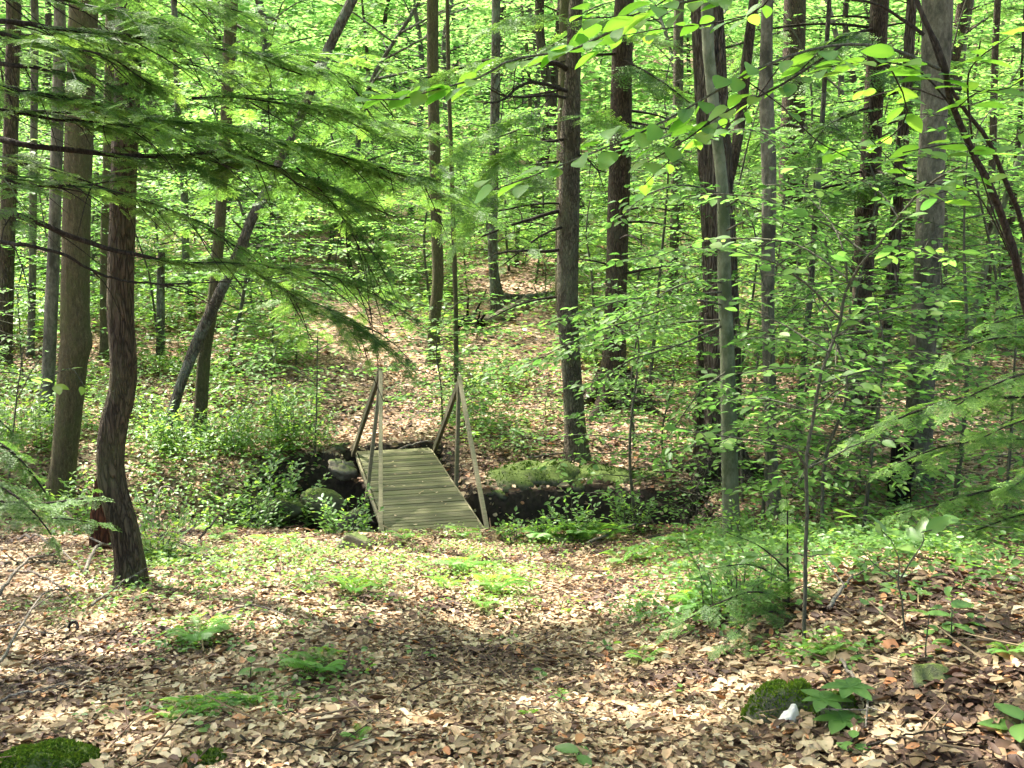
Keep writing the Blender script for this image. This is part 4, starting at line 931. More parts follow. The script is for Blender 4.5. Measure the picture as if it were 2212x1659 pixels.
sapling('hemlock_sapling', 'dark low hemlock regrowth at the lower left in front of the pale trunk', 'sapling', B,
    [([(-120, 1230, Y), (-118, 1000, Y), (-110, 850, Y)], 14, 9), ([(-118, 1050, Y), (0, 1080, Y - .1), (100, 1085, Y - .2), (195, 1075, Y - .2)], 8, .3), ([(-118, 1000, Y), (-20, 1040, Y - .3), (60, 1100, Y - .4), (110, 1160, Y - .4)], 7, .2), ([(-118, 950, Y), (-20, 950, Y), (40, 985, Y), (100, 1060, Y)], 9, .35), ([(-118, 1080, Y), (20, 1120, Y - .1), (120, 1120, Y - .2), (210, 1130, Y - .2)], 6, .3),
     ([(-118, 900, Y), (-40, 880, Y - .2), (20, 930, Y - .3)], 6, .2)], 'hemlock', 'hem', 0, .28, .05, size=.19, wmat='twig', seed=17)
# left edge broad leaves and whips
Y = 5.0; B = on(*at(-60, 1100, Y)[:2])
sapling('beech_sapling', 'sapling at the left edge holding out one bright cluster of leaves before the pale trunk', 'sapling', B, [([(-60, 1200, Y), (-80, 900, Y), (-100, 780, Y)], 7, 9), ([(-88, 830, Y), (0, 803, Y), (70, 815, Y), (120, 828, Y)], 4, .75), ([(90, 820, Y), (150, 800, Y), (180, 830, Y)], 2.5, .4)], 'beech', 'dec', .085, .8, .06, .09, LEAF_F, seed=18)
Y = hit(20, 1060)[1]; B = hit(20, 1060)
sapling('sapling', 'bare thin whip standing at the left edge beside the dark trunk', 'sapling', B, [([(20, 1060, Y), (24, 980, Y), (36, 850, Y), (50, 748, Y)], 5, 9), ([(34, 870, Y), (70, 800, Y), (100, 760, Y)], 3, .6)], 'beech', 'dec', .06, .5, .12, .15, seed=19)
Y = hit(668, 985)[1]; B = hit(680, 985)
sapling('sapling', 'single straight green whip standing left of the bridge', 'sapling', B, [([(672, 1050, Y), (676, 985, Y), (680, 870, Y), (682, 720, Y)], 5, 9), ([(681, 830, Y), (640, 800, Y), (600, 790, Y)], 2.5, .3), ([(681, 760, Y), (720, 740, Y)], 2.5, .3)], 'beech', 'dec', .07, .6, .14, .2, seed=20)

# leafy young trees in the middle distance
def young(label, px, py, hpx, leaf, n, spread, tint=.5, Y=None, seed=0, name='beech_sapling', cat='sapling', lo=.15, twig=.5, tpl=None, mat='beech', group=None):
    h = hit(px, py) if Y is None else on(*at(px, py, Y)[:2]); Yh = h[1]; q = np.random.default_rng(seed); Hm = hpx / F * Yh
    t = thing(name, label, cat, h, group); mf = MB(); mw = MB()
    ax = spline(np.array([h - UP * .1, h + UP * Hm * .35 + q.normal(0, .03, 3) * Hm, h + UP * Hm * .7 + q.normal(0, .05, 3) * Hm, h + UP * Hm + q.normal(0, .06, 3) * Hm]), 24)
    mw.tube(ax, np.linspace(.006 + .0055 * Hm, .003, 24), 6, .5, .05)
    n = int(n * 2.1)
    for k in range(n):
        z = lo + (1 - lo) * (k + .5) / n; p, d = sample(ax, z); an = k * 2.4 + q.uniform(-.5, .5)
        L = spread * (1.1 - .65 * abs(z - .45)) * q.uniform(.6, 1.15)
        e = np.array([math.cos(an), math.sin(an), q.uniform(.0, .35)])
        P = spline(np.array([p[0], p[0] + e * L * .55, p[0] + e * L - UP * .12 * L]), 10)
        mw.tube(P, np.linspace(.006, .002, 10), 4); dec_foliage(mf, mw, P, .2, 1, leaf, leaf * 1.2, twig * min(1, L), tint, tpl or LEAF_M, q)
    mw.build('stem', 'stem', t, h); mf.build('foliage', mat, t, h)
    return t
young('leafy young beech behind the right bridge frame, left of the straight conifer', 955, 800, 260, .09, 13, 1.2, .45, 14.0, 31)
young('low leafy beech beside the path just past the bridge, on its right', 1000, 860, 150, .075, 9, .8, .5, 13.9, 32)
young('leafy young beech above the bend of the path, right of the leaning tree', 640, 800, 330, .10, 12, 1.5, .6, 17.5, 33)
young('low spreading beech at the left of the sunlit path', 590, 860, 200, .09, 10, 1.2, .6, 14.6, 34)
young('small beech seedling under the root-flared conifer, left side', 1180, 900, 70, .06, 6, .45, .5, None, 35)
young('young beech with pale leaves at the foot of the mottled grey trunk', 1860, 1085, 170, .085, 10, .75, .3, None, 36, mat='shrub', tpl=LEAF_M)
young('low beech on the near slope in front of the smooth grey-green trunk', 1500, 1140, 110, .06, 8, .55, .4, None, 37)
young('leafy young beech in front of the dark right conifer', 1800, 960, 420, .085, 13, 1.1, .4, 10.5, 38)
young('young beech at the right edge above the hemlock sapling', 2180, 1010, 560, .10, 13, 1.3, .5, 9.0, 39)
young('young beech right of the light-grey trunk with arching layers', 1740, 1000, 520, .09, 12, 1.2, .4, 11.5, 40)
young('leafy beech sapling left of the shaggy trunk', 1440, 1000, 300, .08, 10, 1.0, .42, 11.9, 41)
young('bushy beech sapling far left behind the pale trunk', 60, 930, 220, .09, 10, 1.3, .55, 15.0, 42)
young('small leafy hardwood seedling on the mossy overhang by the brook', 1130, 985, 60, .05, 6, .4, .4, None, 43)

for k, (px, Y, hp, sp, lf, lab) in enumerate(((1390, 13.2, 420, 1.2, .09, 'leafy beech sapling standing between the root-flared conifer and the shaggy trunk'), (1300, 17.5, 520, 1.6, .10, 'tall leafy beech sapling behind the root-flared conifer foot'), (1620, 12.6, 640, 1.3, .085, 'leafy beech sapling right behind the shaggy trunk'),
        (1690, 9.2, 660, 1.1, .085, 'leafy beech sapling in front of the light-grey trunk'), (1930, 8.6, 620, 1.0, .085, 'leafy beech sapling before the mottled grey trunk'), (2060, 11.0, 640, 1.4, .09, 'leafy beech sapling right of the mottled grey trunk'), (2160, 14.0, 700, 1.6, .10, 'tall leafy beech sapling at the right edge, behind'), (1820, 14.5, 700, 1.6, .10, 'tall beech sapling behind the dark right conifer foot'),
        (1100, 27.0, 480, 1.9, .12, 'tall leafy beech sapling left of the straight conifer, up the slope'), (830, 30.0, 420, 2.0, .13, 'leafy beech sapling at the top of the sunlit path'), (700, 30.0, 460, 2.2, .13, 'wide beech sapling behind the hanging hemlock bough'), (520, 20.0, 520, 1.7, .11, 'leafy beech sapling behind the leaning tree foot'), (300, 18.0, 420, 1.5, .10, 'leafy beech sapling between the curved trunk and the broken snag'), (60, 17.0, 480, 1.6, .10, 'leafy beech sapling at the far left between thin trunks'),
        (1400, 9.6, 520, .9, .075, 'low leafy beech sapling at the near bank left of the smooth grey-green trunk'), (1840, 7.6, 620, .9, .08, 'leafy beech sapling before the dark right conifer, nearest of those there'), (2140, 9.8, 900, 1.3, .09, 'tall beech sapling between the mottled trunk and the right edge'),
        (1730, 16.5, 800, 1.7, .10, 'tall beech sapling behind the thin dark crooked trunk'), (1590, 15.0, 760, 1.5, .10, 'tall beech sapling seen past the shaggy trunk on its right'), (1900, 12.4, 760, 1.4, .09, 'tall beech sapling between the right conifer and the mottled trunk'), (2080, 16.0, 860, 1.8, .10, 'tall beech sapling behind the pale leaning stem'), (1420, 16.0, 700, 1.5, .10, 'tall beech sapling behind the thin straight grey trunk'),
        (1500, 20.0, 640, 1.9, .11, 'wide leafy beech sapling far behind the shaggy trunk'), (1960, 19.0, 700, 2.0, .11, 'wide leafy sapling far behind the mottled trunk'))):
    young(lab, px, 0, hp, lf, 13, sp, .5, Y, 400 + k)

# shrubs over the brook
def shrub(label, px, py, wpx, hpx, leaf, n, tint, seed, Y=None, tpl=None, mat='shrub', name='shrub', tw=.3):
    h = hit(px, py) if Y is None else on(*at(px, py, Y)[:2]); Yh = h[1]; q = np.random.default_rng(seed)
    Wm, Hm = wpx / F * Yh / 2, hpx / F * Yh * 1.45; t = thing(name, label, 'shrub', h); mf = MB()
    tint += .14
    for k in range(int(n * 2.4)):
        an = q.random() * 6.283; r = Wm * math.sqrt(q.random()); top = h + np.array([math.cos(an) * r, math.sin(an) * r * .6, Hm * q.uniform(.45, 1)])
        P = spline(np.array([h + np.array([math.cos(an), math.sin(an) * .6, 0]) * r * .7 - UP * .08, top * [.8, .8, .55] + h * [.2, .2, .45] + UP * Hm * .1, top]), 9)
        mw = MB(); mw.tube(P, np.linspace(.0035, .0015, 9), 4); dec_foliage(mf, mw, P, .06, 1, leaf, leaf * .9, tw * q.uniform(.7, 1.2), tint, tpl or LEAF_M, q, flat=.3); mw.build('stem', 'stem', t, h)
    mf.build('foliage', mat, t, h); return t
shrub('pale-leaved shrub overhanging the dark brook, left of the bridge', 560, 1140, 300, 110, .075, 14, .35, 51)
shrub('dense leafy shrub on the far brook bank behind the curved trunk', 430, 1050, 300, 90, .075, 13, .5, 52, 12.9)
shrub('bushy shrub right behind the bend of the curved trunk', 360, 1110, 150, 130, .06, 9, .5, 53, 10.2)
shrub('green shrub between the brook shrubs and the bridge abutment', 640, 1030, 220, 100, .065, 11, .5, 54, 13.2)
shrub('sprawling shrub hiding the brook midway between curved trunk and bridge', 500, 1120, 260, 90, .07, 13, .5, 63, 11.4)
shrub('leafy shrub over the mossy boulders left of the bridge', 650, 1120, 220, 110, .07, 12, .4, 64, 11.3)
shrub('dark leafy shrub against the abutment rocks left of the deck', 725, 1090, 130, 90, .06, 9, .3, 65, 11.6)
shrub('leafy shrub at the brook edge left of the curved trunk', 170, 1120, 200, 110, .08, 11, .5, 66, 11.0)
shrub('small pale shrub at the near left corner of the bridge', 745, 1160, 130, 70, .06, 7, .35, 55)
shrub('leafy shrub in front of the mossy overhang, right of the bridge', 1235, 1172, 150, 72, .06, 7, .4, 56)
shrub('low sprawling shrub with big leaves beside the near right corner of the bridge', 1130, 1174, 130, 40, .055, 6, .4, 57)
shrub('thin shrub over the dark undercut of the far bank', 1370, 1152, 130, 55, .055, 5, .35, 58)
shrub('leafy shrub at the left end of the brook behind the pale trunk foot', 60, 1000, 260, 100, .08, 11, .55, 59, 12.6)
shrub('shrub beneath the leaning tree at the bank top', 420, 985, 260, 50, .08, 10, .55, 60, 13.6)
shrub('dark leafy shrub round the foot of the small hemlock seedling', 1600, 1330, 240, 100, .05, 6, .3, 67)
shrub('leafy shrub at the foot of the smooth grey-green trunk', 1640, 1190, 220, 70, .055, 6, .4, 69)
shrub('small yellow-green shrub at the foot of the curved trunk', 345, 1215, 90, 50, .045, 7, .8, 62)

# ================================================================== FERNS (each a clump of fronds)
fern_src = []
for v in range(3):
    q = np.random.default_rng(80 + v); mb = MB(); n = (5, 7, 4)[v]
    for k in range(n):
        an = k * 6.283 / n + q.uniform(-.35, .35)
        mb.inst(FROND[k % 3], np.zeros((1, 3)), np.array([[math.cos(an), math.sin(an), q.uniform(.1, .5)]]), UP, q.uniform(.75, 1.1), q.uniform(.3, .8))
    fern_src.append(mb)
ferns = [  # px, py, frond length px, variant, label
    (762, 1292, 60, 0, 'bright lit fern in the middle of the near path'), (745, 1275, 36, 2, 'small fern tight behind the bright path fern'), (1000, 1245, 60, 1, 'fern by the path directly below the bridge'), (1065, 1290, 66, 1, 'fern on the path right of centre below the bridge'),
    (1045, 1325, 50, 2, 'lowest fern of the path group below the bridge'), (960, 1280, 45, 0, 'fern on the left of the path group below the bridge'), (1110, 1255, 36, 2, 'small fern at the right of the path group below the bridge'), (690, 1468, 70, 1, 'fern in the shaded litter left of centre'),
    (640, 1455, 50, 2, 'fern touching the left of the shaded litter fern'), (430, 1400, 80, 1, 'large dull fern below the curved trunk'), (420, 1560, 70, 0, 'feathery fern at the lower left'), (370, 1570, 45, 2, 'small fern left of the feathery lower-left fern'), (540, 1535, 55, 0, 'fern between the feathery fern and the shaded litter fern'),
    (1390, 1440, 45, 0, 'lone bright fern right of the path'), (1345, 1225, 55, 2, 'pale fern on the near bank right of the bridge'), (1385, 1215, 45, 0, 'pale fern touching the near bank fern'), (1180, 1178, 60, 1, 'fern among the shrubs right of the bridge'), (1260, 1176, 66, 1, 'tall fern over the brook right of the bridge'), (1315, 1172, 50, 0, 'fern right of the tall brook fern'),
    (1500, 1330, 70, 1, 'dark fern under the small hemlock seedling'), (1785, 1430, 60, 0, 'spreading green plant above the moss mound'), (1480, 1190, 60, 1, 'fern left of the foot of the smooth grey-green trunk'), (1530, 1200, 55, 0, 'fern at the foot of the smooth grey-green trunk'), (775, 1610, 40, 2, 'tiny fern at the bottom left of centre'), (1140, 1560, 32, 2, 'tiny fern at the bottom centre'),
    (872, 1172, 34, 0, 'little fern at the near end of the deck, left'), (1000, 1166, 36, 0, 'little fern at the near end of the deck, right'), (590, 1190, 50, 0, 'fern on the near bank left of the boulder'), (640, 1185, 44, 2, 'fern between the boulder and the near bank fern'), (1205, 1515, 26, 2, 'tiny seedling fern right of the path centre'), (470, 1170, 44, 0, 'fern above the curved trunk foot'), (2180, 1430, 50, 0, 'fern at the right edge in big leaves'), (1920, 1190, 50, 1, 'fern before the charred stump')]
for px, py, lp, v, lab in ferns:
    h = hit(px, py); s = lp / F * h[1] * 1.35; h[2] += .02
    mb = MB(); r = fern_src[v]; a = (px * 13 % 628) / 100
    V = np.concatenate(r.V) * s; c, sn = math.cos(a), math.sin(a); V = V @ np.array([[c, sn, 0], [-sn, c, 0], [0, 0, 1]])
    nrm = ground_normal(np.array([h[0]]), np.array([h[1]]))[0]
    if nrm[2] < .9: nrm = np.array([0, -.15, .98])
    V[:, 2] += V[:, 0] * -nrm[0] / nrm[2] + V[:, 1] * -nrm[1] / nrm[2]
    mb.add(V + h, np.concatenate(r.Q), np.concatenate(r.T) if r.T else None, np.concatenate(r.A))
    tag(mb.build('fern', 'fern', None, h), lab, 'fern', 'ferns on the near forest floor')

# ================================================================== ROCKS, MOSS, DEAD WOOD
def rock(name, label, px, py, wpx, hpx, mat, seed, Y=None, depth=.8, sink=.25, cat='rock', rough=.16, dz=0, group=None, ang=None):
    h = hit(px, py) if Y is None else at(px, py, Y); Yh = h[1]; q = np.random.default_rng(seed)
    wx, hz = wpx / F * Yh / 2, hpx / F * Yh
    nu, nv = 30, 18; V = []
    dirs = norm(q.normal(0, 1, (14, 3))); cut = q.uniform(.42, .9, 14)
    for i in range(nv + 1):
        th = math.pi * i / nv
        for j in range(nu):
            ph = 6.283 * j / nu; d = np.array([math.sin(th) * math.cos(ph), math.sin(th) * math.sin(ph), math.cos(th)])
            r = min(1.0, float(np.min(cut / np.maximum(dirs @ d, .01)))); r *= 1 + rough * .9 * (vnoise(d[0] * 4 + seed, d[1] * 4 + d[2] * 3) - .5) + rough * .45 * (vnoise(d[0] * 11 + seed, d[1] * 11 + d[2] * 9) - .5)
            V.append(d * r)
    V = np.array(V); V[:, 0] *= wx; V[:, 1] *= wx * depth; V[:, 2] = V[:, 2] * hz * (.5 + sink) + hz * (.5 - sink) + dz
    if ang: c, s = math.cos(ang), math.sin(ang); V[:, [0, 2]] = V[:, [0, 2]] @ np.array([[c, s], [-s, c]])
    i, j = np.meshgrid(np.arange(nv), np.arange(nu), indexing='ij'); j2 = (j + 1) % nu
    mb = MB(); mb.add(V + h, np.stack([i * nu + j, (i + 1) * nu + j, (i + 1) * nu + j2, i * nu + j2], -1).reshape(-1, 4))
    return tag(mb.build(name, mat, None, h), label, cat, group)
rock('boulder', 'flat tan boulder half sunk at the near left corner of the bridge', 770, 1190, 125, 48, 'rock', 1, None, .8, .2, 'boulder')
rock('boulder', 'square grey boulder beside the far left corner of the deck', 740, 1030, 70, 52, 'rock', 2, 12.75, .9, .1, 'boulder', .45)
rock('boulder', 'rounded boulder stacked on the square one by the far left corner', 728, 985, 74, 40, 'rock_moss', 3, 13.3, .9, .15, 'boulder', .4)
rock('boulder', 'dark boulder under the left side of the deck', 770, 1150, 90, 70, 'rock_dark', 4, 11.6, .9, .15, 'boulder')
rock('boulder', 'wide mossy boulder in the brook left of the bridge', 690, 1130, 130, 80, 'rock_moss', 5, 12.2, .8, .15, 'boulder')
rock('boulder', 'pale boulder in the brook gap right of the curved trunk', 420, 1120, 110, 50, 'rock', 6, 12.0, .8, .15, 'boulder')
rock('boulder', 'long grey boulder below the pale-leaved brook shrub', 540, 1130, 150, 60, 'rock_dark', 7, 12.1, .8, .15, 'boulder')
rock('boulder', 'mossy boulder between the long grey one and the wide mossy one', 620, 1120, 100, 60, 'rock_moss', 8, 12.0, .8, .15, 'boulder')
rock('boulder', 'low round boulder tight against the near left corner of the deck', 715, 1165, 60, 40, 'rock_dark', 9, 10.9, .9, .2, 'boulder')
rock('boulder', 'mossy boulder at the left end of the brook behind the curved trunk', 300, 1120, 150, 70, 'rock_moss', 10, 12.1, .8, .15, 'boulder')
rock('rock', 'small lichen-green stone on the near bank right of the bridge', 1222, 1176, 60, 24, 'rock', 12, None, .7, .3)
rock('rock', 'white pointed stone leaning on the moss mound', 1707, 1568, 62, 60, 'quartz', 13, None, .6, .3, 'stone', .3)
rock('rock', 'moss-capped rock sunk in the litter at the lower right', 2010, 1485, 112, 66, 'rock_moss', 14, None, .8, .2)
rock('rock', 'little mossy stone behind the bridge right frame', 1040, 890, 36, 24, 'rock_moss', 15, None, .8, .3)
# mossy overhang of the far bank
def overhang(label, pts, seed):
    """a moss-draped lip of bank: pts = px, py of its face, width px, height px, Y"""
    q = np.random.default_rng(seed); mb = MB(); mt = MB(); base = None
    for px, py, w, h, Y in pts:
        c = at(px, py, Y); wx, hz = w / F * Y / 2, h / F * Y / 2
        if base is None: base = c
        u, v = np.meshgrid(np.linspace(0, 6.283, 25)[:-1], np.linspace(.02, math.pi - .02, 12)); d = np.stack([np.sin(v) * np.cos(u), np.sin(v) * np.sin(u), np.cos(v)], -1)
        r = 1 + .35 * (vnoise(d[..., 0] * 3 + seed + px, d[..., 1] * 3 + d[..., 2] * 2) - .5)
        V = d * r[..., None] * [wx, .42, hz] + c + [0, .3, 0]; i, j = np.meshgrid(np.arange(11), np.arange(24), indexing='ij'); j2 = (j + 1) % 24
        mb.add(V.reshape(-1, 3), np.stack([i * 24 + j, (i + 1) * 24 + j, (i + 1) * 24 + j2, i * 24 + j2], -1).reshape(-1, 4))
        n = int(wx * hz * 9000); k = q.integers(0, V.shape[0] * V.shape[1], n); P = V.reshape(-1, 3)[k] + q.normal(0, .025, (n, 3)); nn = norm(d.reshape(-1, 3)[k] * [1 / wx, 1 / .42, 1 / hz])
        m = (nn[:, 2] > -.35); D = nn + q.normal(0, .6, nn.shape) - UP * .2
        mt.inst(LEAF_L, P[m], D[m], q.normal(0, 1, nn.shape)[m], q.uniform(.02, .045, m.sum()), np.clip(q.normal(.12, .2, m.sum()), 0, 1))
    o = thing('mossy_bank', label, 'bank', base)
    mb.build('earth', 'rock_moss', o, base); mt.build('moss', 'moss', o, base)
overhang('moss-draped overhang of the far bank right of the bridge', [(1110, 1052, 140, 50, 11.62), (1140, 1044, 150, 56, 11.72), (1200, 1040, 130, 50, 11.76), (1080, 1066, 90, 46, 11.58), (1255, 1048, 120, 44, 11.76)], 21)
overhang('second mossy lip of the undercut far bank, left of the shaggy trunk', [(1320, 1048, 120, 46, 11.74), (1390, 1056, 120, 42, 11.74), (1455, 1068, 100, 40, 11.7)], 22)

def moss_mound(label, px, py, wpx, hpx, seed, dens=90000, tall=.016, dark=0):
    h = hit(px, py); q = np.random.default_rng(seed); Y = h[1]; wx, hz = wpx / F * Y / 2, hpx / F * Y
    o = thing('moss_mound', label, 'moss', h); mb, mt = MB(), MB()
    g = np.linspace(-1, 1, 31); U, Vv = np.meshgrid(g, g)
    rad = np.hypot(U, Vv); prof = np.clip(1 - rad ** 2, 0, 1) ** .7 * (.75 + .6 * vnoise(U * 2.2 + seed, Vv * 2.2))
    x, y = h[0] + U * wx, h[1] + Vv * wx * .75 + wx * .6; z = gz(x, y) - .03 + (hz + .03) * prof * (rad < 1) - .08 * (rad >= 1)
    i, j = np.meshgrid(np.arange(30), np.arange(30), indexing='ij'); mb.add(np.stack([x, y, z], -1).reshape(-1, 3), np.stack([i * 31 + j, i * 31 + j + 1, (i + 1) * 31 + j + 1, (i + 1) * 31 + j], -1).reshape(-1, 4))
    n = int(min(16000, dens * wx * wx)); r = np.sqrt(q.random(n)) * .98; a = q.random(n) * 6.283; u, v = r * np.cos(a), r * np.sin(a)
    pr = np.clip(1 - r ** 2, 0, 1) ** .7 * (.75 + .6 * vnoise(u * 2.2 + seed, v * 2.2)); x, y = h[0] + u * wx, h[1] + v * wx * .75 + wx * .6
    P = np.stack([x, y, gz(x, y) - .035 + (hz + .03) * pr], 1); D = np.stack([u * .8, v * .8, np.ones(n) * .9], 1) + q.normal(0, .35, (n, 3))
    mt.inst(LEAF_L, P, D, q.normal(0, 1, (n, 3)), tall * q.uniform(.5, 1.2, n), np.clip(.3 - dark + .5 * pr + q.normal(0, .2, n), 0, 1))
    mb.build('cushion', 'rock_moss', o, h); mt.build('moss', 'moss', o, h)
for m in MOSS: moss_mound(*m, dark=.0 if m[-1] == 1 else .35)
# whorled plant by the moss mound
h = hit(1805, 1565); mb = MB(); q = np.random.default_rng(4); o = thing('woodland_plant', 'green plant with a whorl of pointed leaves beside the moss mound', 'plant', h)
for k in range(3):
    c = h + np.array([(-.045, .05, .0)[k], (0, .03, -.06)[k], (.09, .12, .05)[k]]); a = np.arange(6) * 1.047 + k
    mb.inst(LEAF_F, np.repeat(c[None], 6, 0), np.stack([np.cos(a), np.sin(a), np.full(6, .05)], 1), UP, .085 * q.uniform(.8, 1.2, 6), .35)
    ms = MB(); ms.tube([h - UP * .03, (h + c) / 2 + UP * .01, c], [.0025, .002, .0015], 5); ms.build('stem', 'stem', o, h)
mb.build('foliage', 'shrub', o, h)
def seedling(label, px, py, size, n, tint=.4, mat='shrub', lift=.12, seed=0):
    h = hit(px, py); q = np.random.default_rng(seed + 900); o = thing('seedling', label, 'seedling', h, None); mb, ms = MB(), MB()
    top = h + UP * lift; ms.tube([h - UP * .03, h + UP * lift * .5 + q.normal(0, .01, 3), top], [.003, .0025, .002], 5)
    a = np.arange(n) * 2.4 + q.uniform(0, 3); mb.inst(LEAF_F, top[None] - UP * (np.arange(n) * .02 * lift / .1)[:, None], np.stack([np.cos(a), np.sin(a), np.full(n, .08)], 1), UP + q.normal(0, .15, (n, 3)), size * q.uniform(.7, 1.2, n), np.clip(tint + q.normal(0, .15, n), 0, 1))
    ms.build('stem', 'stem', o, h); mb.build('foliage', mat, o, h)
for k, (px, py, s, n, l, lab) in enumerate(((2050, 1400, .10, 5, .16, 'broad-leaved seedling above the moss-capped rock'), (2000, 1440, .07, 5, .2, 'thin seedling growing from the moss-capped rock'), (2205, 1590, .11, 4, .05, 'dark green leaf cluster at the lower right edge'), (1250, 1655, .09, 3, .05, 'two green leaves at the very bottom centre'), (1215, 1530, .05, 4, .06, 'small seedling right of the bottom centre'), (1840, 1640, .06, 5, .07, 'seedling near the bottom right log'),
        (885, 1420, .045, 4, .05, 'tiny seedling right of the shaded litter fern'), (930, 1430, .05, 4, .06, 'tiny seedling left of the sunlit part of the path'), (440, 1590, .05, 3, .04, 'round-leaved seedling beneath the feathery fern'), (545, 1480, .07, 4, .10, 'upright seedling above the small lower fern'), (710, 1345, .05, 4, .04, 'pale seedling on the lit litter below the bright fern'), (1470, 1510, .05, 3, .05, 'blue-green seedling left of the bright moss mound'),
        (1850, 1440, .05, 5, .06, 'star-leaved seedling between the moss mound and the mossy rock'), (1870, 1250, .09, 4, .12, 'seedling right of the slim sapling stem'), (330, 1330, .05, 5, .06, 'seedling in front of the curved trunk'), (240, 1330, .06, 5, .05, 'seedling at the left front of the curved trunk'), (1170, 1470, .04, 4, .05, 'small seedling in the middle of the lower path'))):
    seedling(lab, px, py, s, n, .45, 'shrub', l, k)

# stumps
def stump(name, label, px, py, pts, mat, Y=None, seed=0, extra=None):
    Y = Y or hit(px, py)[1]; P = np.array([at(a, b, Y) for a, b, w in pts]); R = np.array([w * .5 / F * Y for a, b, w in pts]); P[0, 2] -= .1
    q = np.random.default_rng(seed); n = 16; S = spline(P, n); r = np.interp(np.linspace(0, 1, n), np.linspace(0, 1, len(R)), R)
    o = thing(name, label, 'stump', S[0]); mb = MB(); sides = 30; th = np.arange(sides) * 6.283 / sides
    prof = 1 + .10 * np.sin(3 * th + 1) + .07 * np.sin(5 * th) + q.normal(0, .05, sides)
    jag = .16 * np.abs(np.sin(2.5 * th)) + q.uniform(0, .11, sides)
    Vo = np.array([[S[i] + r[i] * prof[j] * np.array([math.cos(th[j]), math.sin(th[j]), 0]) + UP * (jag[j] - .12) * (i / (n - 1)) ** 6 for j in range(sides)] for i in range(n)])
    Vi = Vo[::-1].copy(); Vi[..., :2] = S[::-1][:, None, :2] + (Vi[..., :2] - S[::-1][:, None, :2]) * .66
    V = np.concatenate([Vo, Vi[:8]]).reshape(-1, 3); m = n + 8; i, j = np.meshgrid(np.arange(m - 1), np.arange(sides), indexing='ij'); j2 = (j + 1) % sides
    mb.add(V, np.stack([i * sides + j, i * sides + j2, (i + 1) * sides + j2, (i + 1) * sides + j], -1).reshape(-1, 4)); mb.build('wood', mat, o, S[0], False)
    return o
stump('charred_stump', 'black charred broken stump in front of the mottled grey trunk', 1948, 1102, [(1946, 1102, 50), (1945, 1050, 46), (1952, 1010, 50), (1952, 975, 46)], 'char', None, 5)
stump('rotten_stump', 'crumbling red-brown rotten stump behind the curved trunk', 222, 1195, [(226, 1200, 66), (224, 1150, 58), (224, 1105, 54), (226, 1065, 44)], 'rot', 8.2, 6)
# logs
def log(label, pts, w0, w1, mat='log', name='fallen_log', stubs=3, seed=0, lift=0.0):
    q = np.random.default_rng(seed); P = np.array([hit(a, b) for a, b in pts]); Y = P[:, 1].mean(); r0, r1 = w0 * .5 / F * Y, w1 * .5 / F * Y
    P[:, 2] += r0 * .7 + lift; S = spline(P, 22); r = np.linspace(r0, r1, 22); mb = MB(); mb.tube(S, r, 12, .5, .08, 7, True, seed)
    for k in range(stubs):
        p, d = sample(S, q.uniform(.1, .9)); e = norm(q.normal(0, 1, 3) + UP * .4); mb.tube([p[0], p[0] + e * r0 * 2.2, p[0] + e * r0 * q.uniform(3, 6)], [r0 * .3, r0 * .2, r0 * .08], 5)
    return tag(mb.build(name, mat, None, P.mean(0)), label, 'log')
log('pale barkless log lying across the far slope behind the bridge', [(1045, 716), (1070, 704), (1100, 685), (1136, 664)], 22, 14, seed=1, lift=.1)
log('dark log behind the pale one on the far slope', [(1080, 654), (1130, 656), (1200, 648)], 14, 10, 'bark_lichen', seed=2, lift=.1)
log('thin log crossing under the dark one on the far slope', [(1085, 664), (1130, 668), (1160, 655)], 7, 6, 'bark_lichen', seed=3, lift=.15)
log('dead log along the near bank left of the bridge', [(318, 1166), (370, 1158), (420, 1150)], 11, 8, 'stick', seed=4)
log('dark rotting log at the left behind the dead twigs', [(-30, 1228), (60, 1226), (150, 1222)], 18, 14, 'bark_lichen', seed=5)
log('dark mossy log across the bottom right corner', [(2030, 1665), (2110, 1660), (2240, 1668)], 30, 26, 'bark_lichen', seed=6, lift=-.02)
log('brown decaying log on the near bank in front of the shaggy trunk', [(1390, 1172), (1440, 1160), (1500, 1152)], 13, 10, 'bark_lichen', seed=7)
log('low decayed log left of the small hemlock seedling', [(1490, 1290), (1540, 1250), (1580, 1215)], 14, 10, 'bark_lichen', seed=8)
log('dark root-plate end of the fallen pale log', [(985, 718), (1010, 712), (1040, 722)], 26, 20, 'char', 'root_plate', 6, 9, .1)
# sticks on the floor, each one a thing
def stick(label, pts, w, mat='stick', lift=.02, seed=0, arch=0.0):
    q = np.random.default_rng(seed + 333); P = np.array([hit(a, b) for a, b in pts]); Y = P[:, 1].mean(); S = spline(P, 14); w = w * 1.35; S[:, 2] = gz(S[:, 0], S[:, 1]) + lift + .02 + arch * np.sin(np.linspace(0, math.pi, 14)) + q.normal(0, .006, 14)
    r = np.linspace(w, w * .45, 14) * .5 / F * Y; mb = MB(); mb.tube(S, r, 6, .5, .1, 0, True, seed)
    for k in range(2):
        p, d = sample(S, q.uniform(.35, .9)); e = norm(d[0] * .7 + np.cross(d[0], UP) * q.choice([-1, 1]) * .7 + UP * q.uniform(.05, .5)); l = q.uniform(.08, .28)
        mb.tube([p[0], p[0] + e * l * .5, p[0] + e * l], [r[7] * .6, r[7] * .45, r[7] * .2], 4)
    return tag(mb.build('stick', mat, None, P.mean(0)), label, 'stick', 'dead sticks on the forest floor')
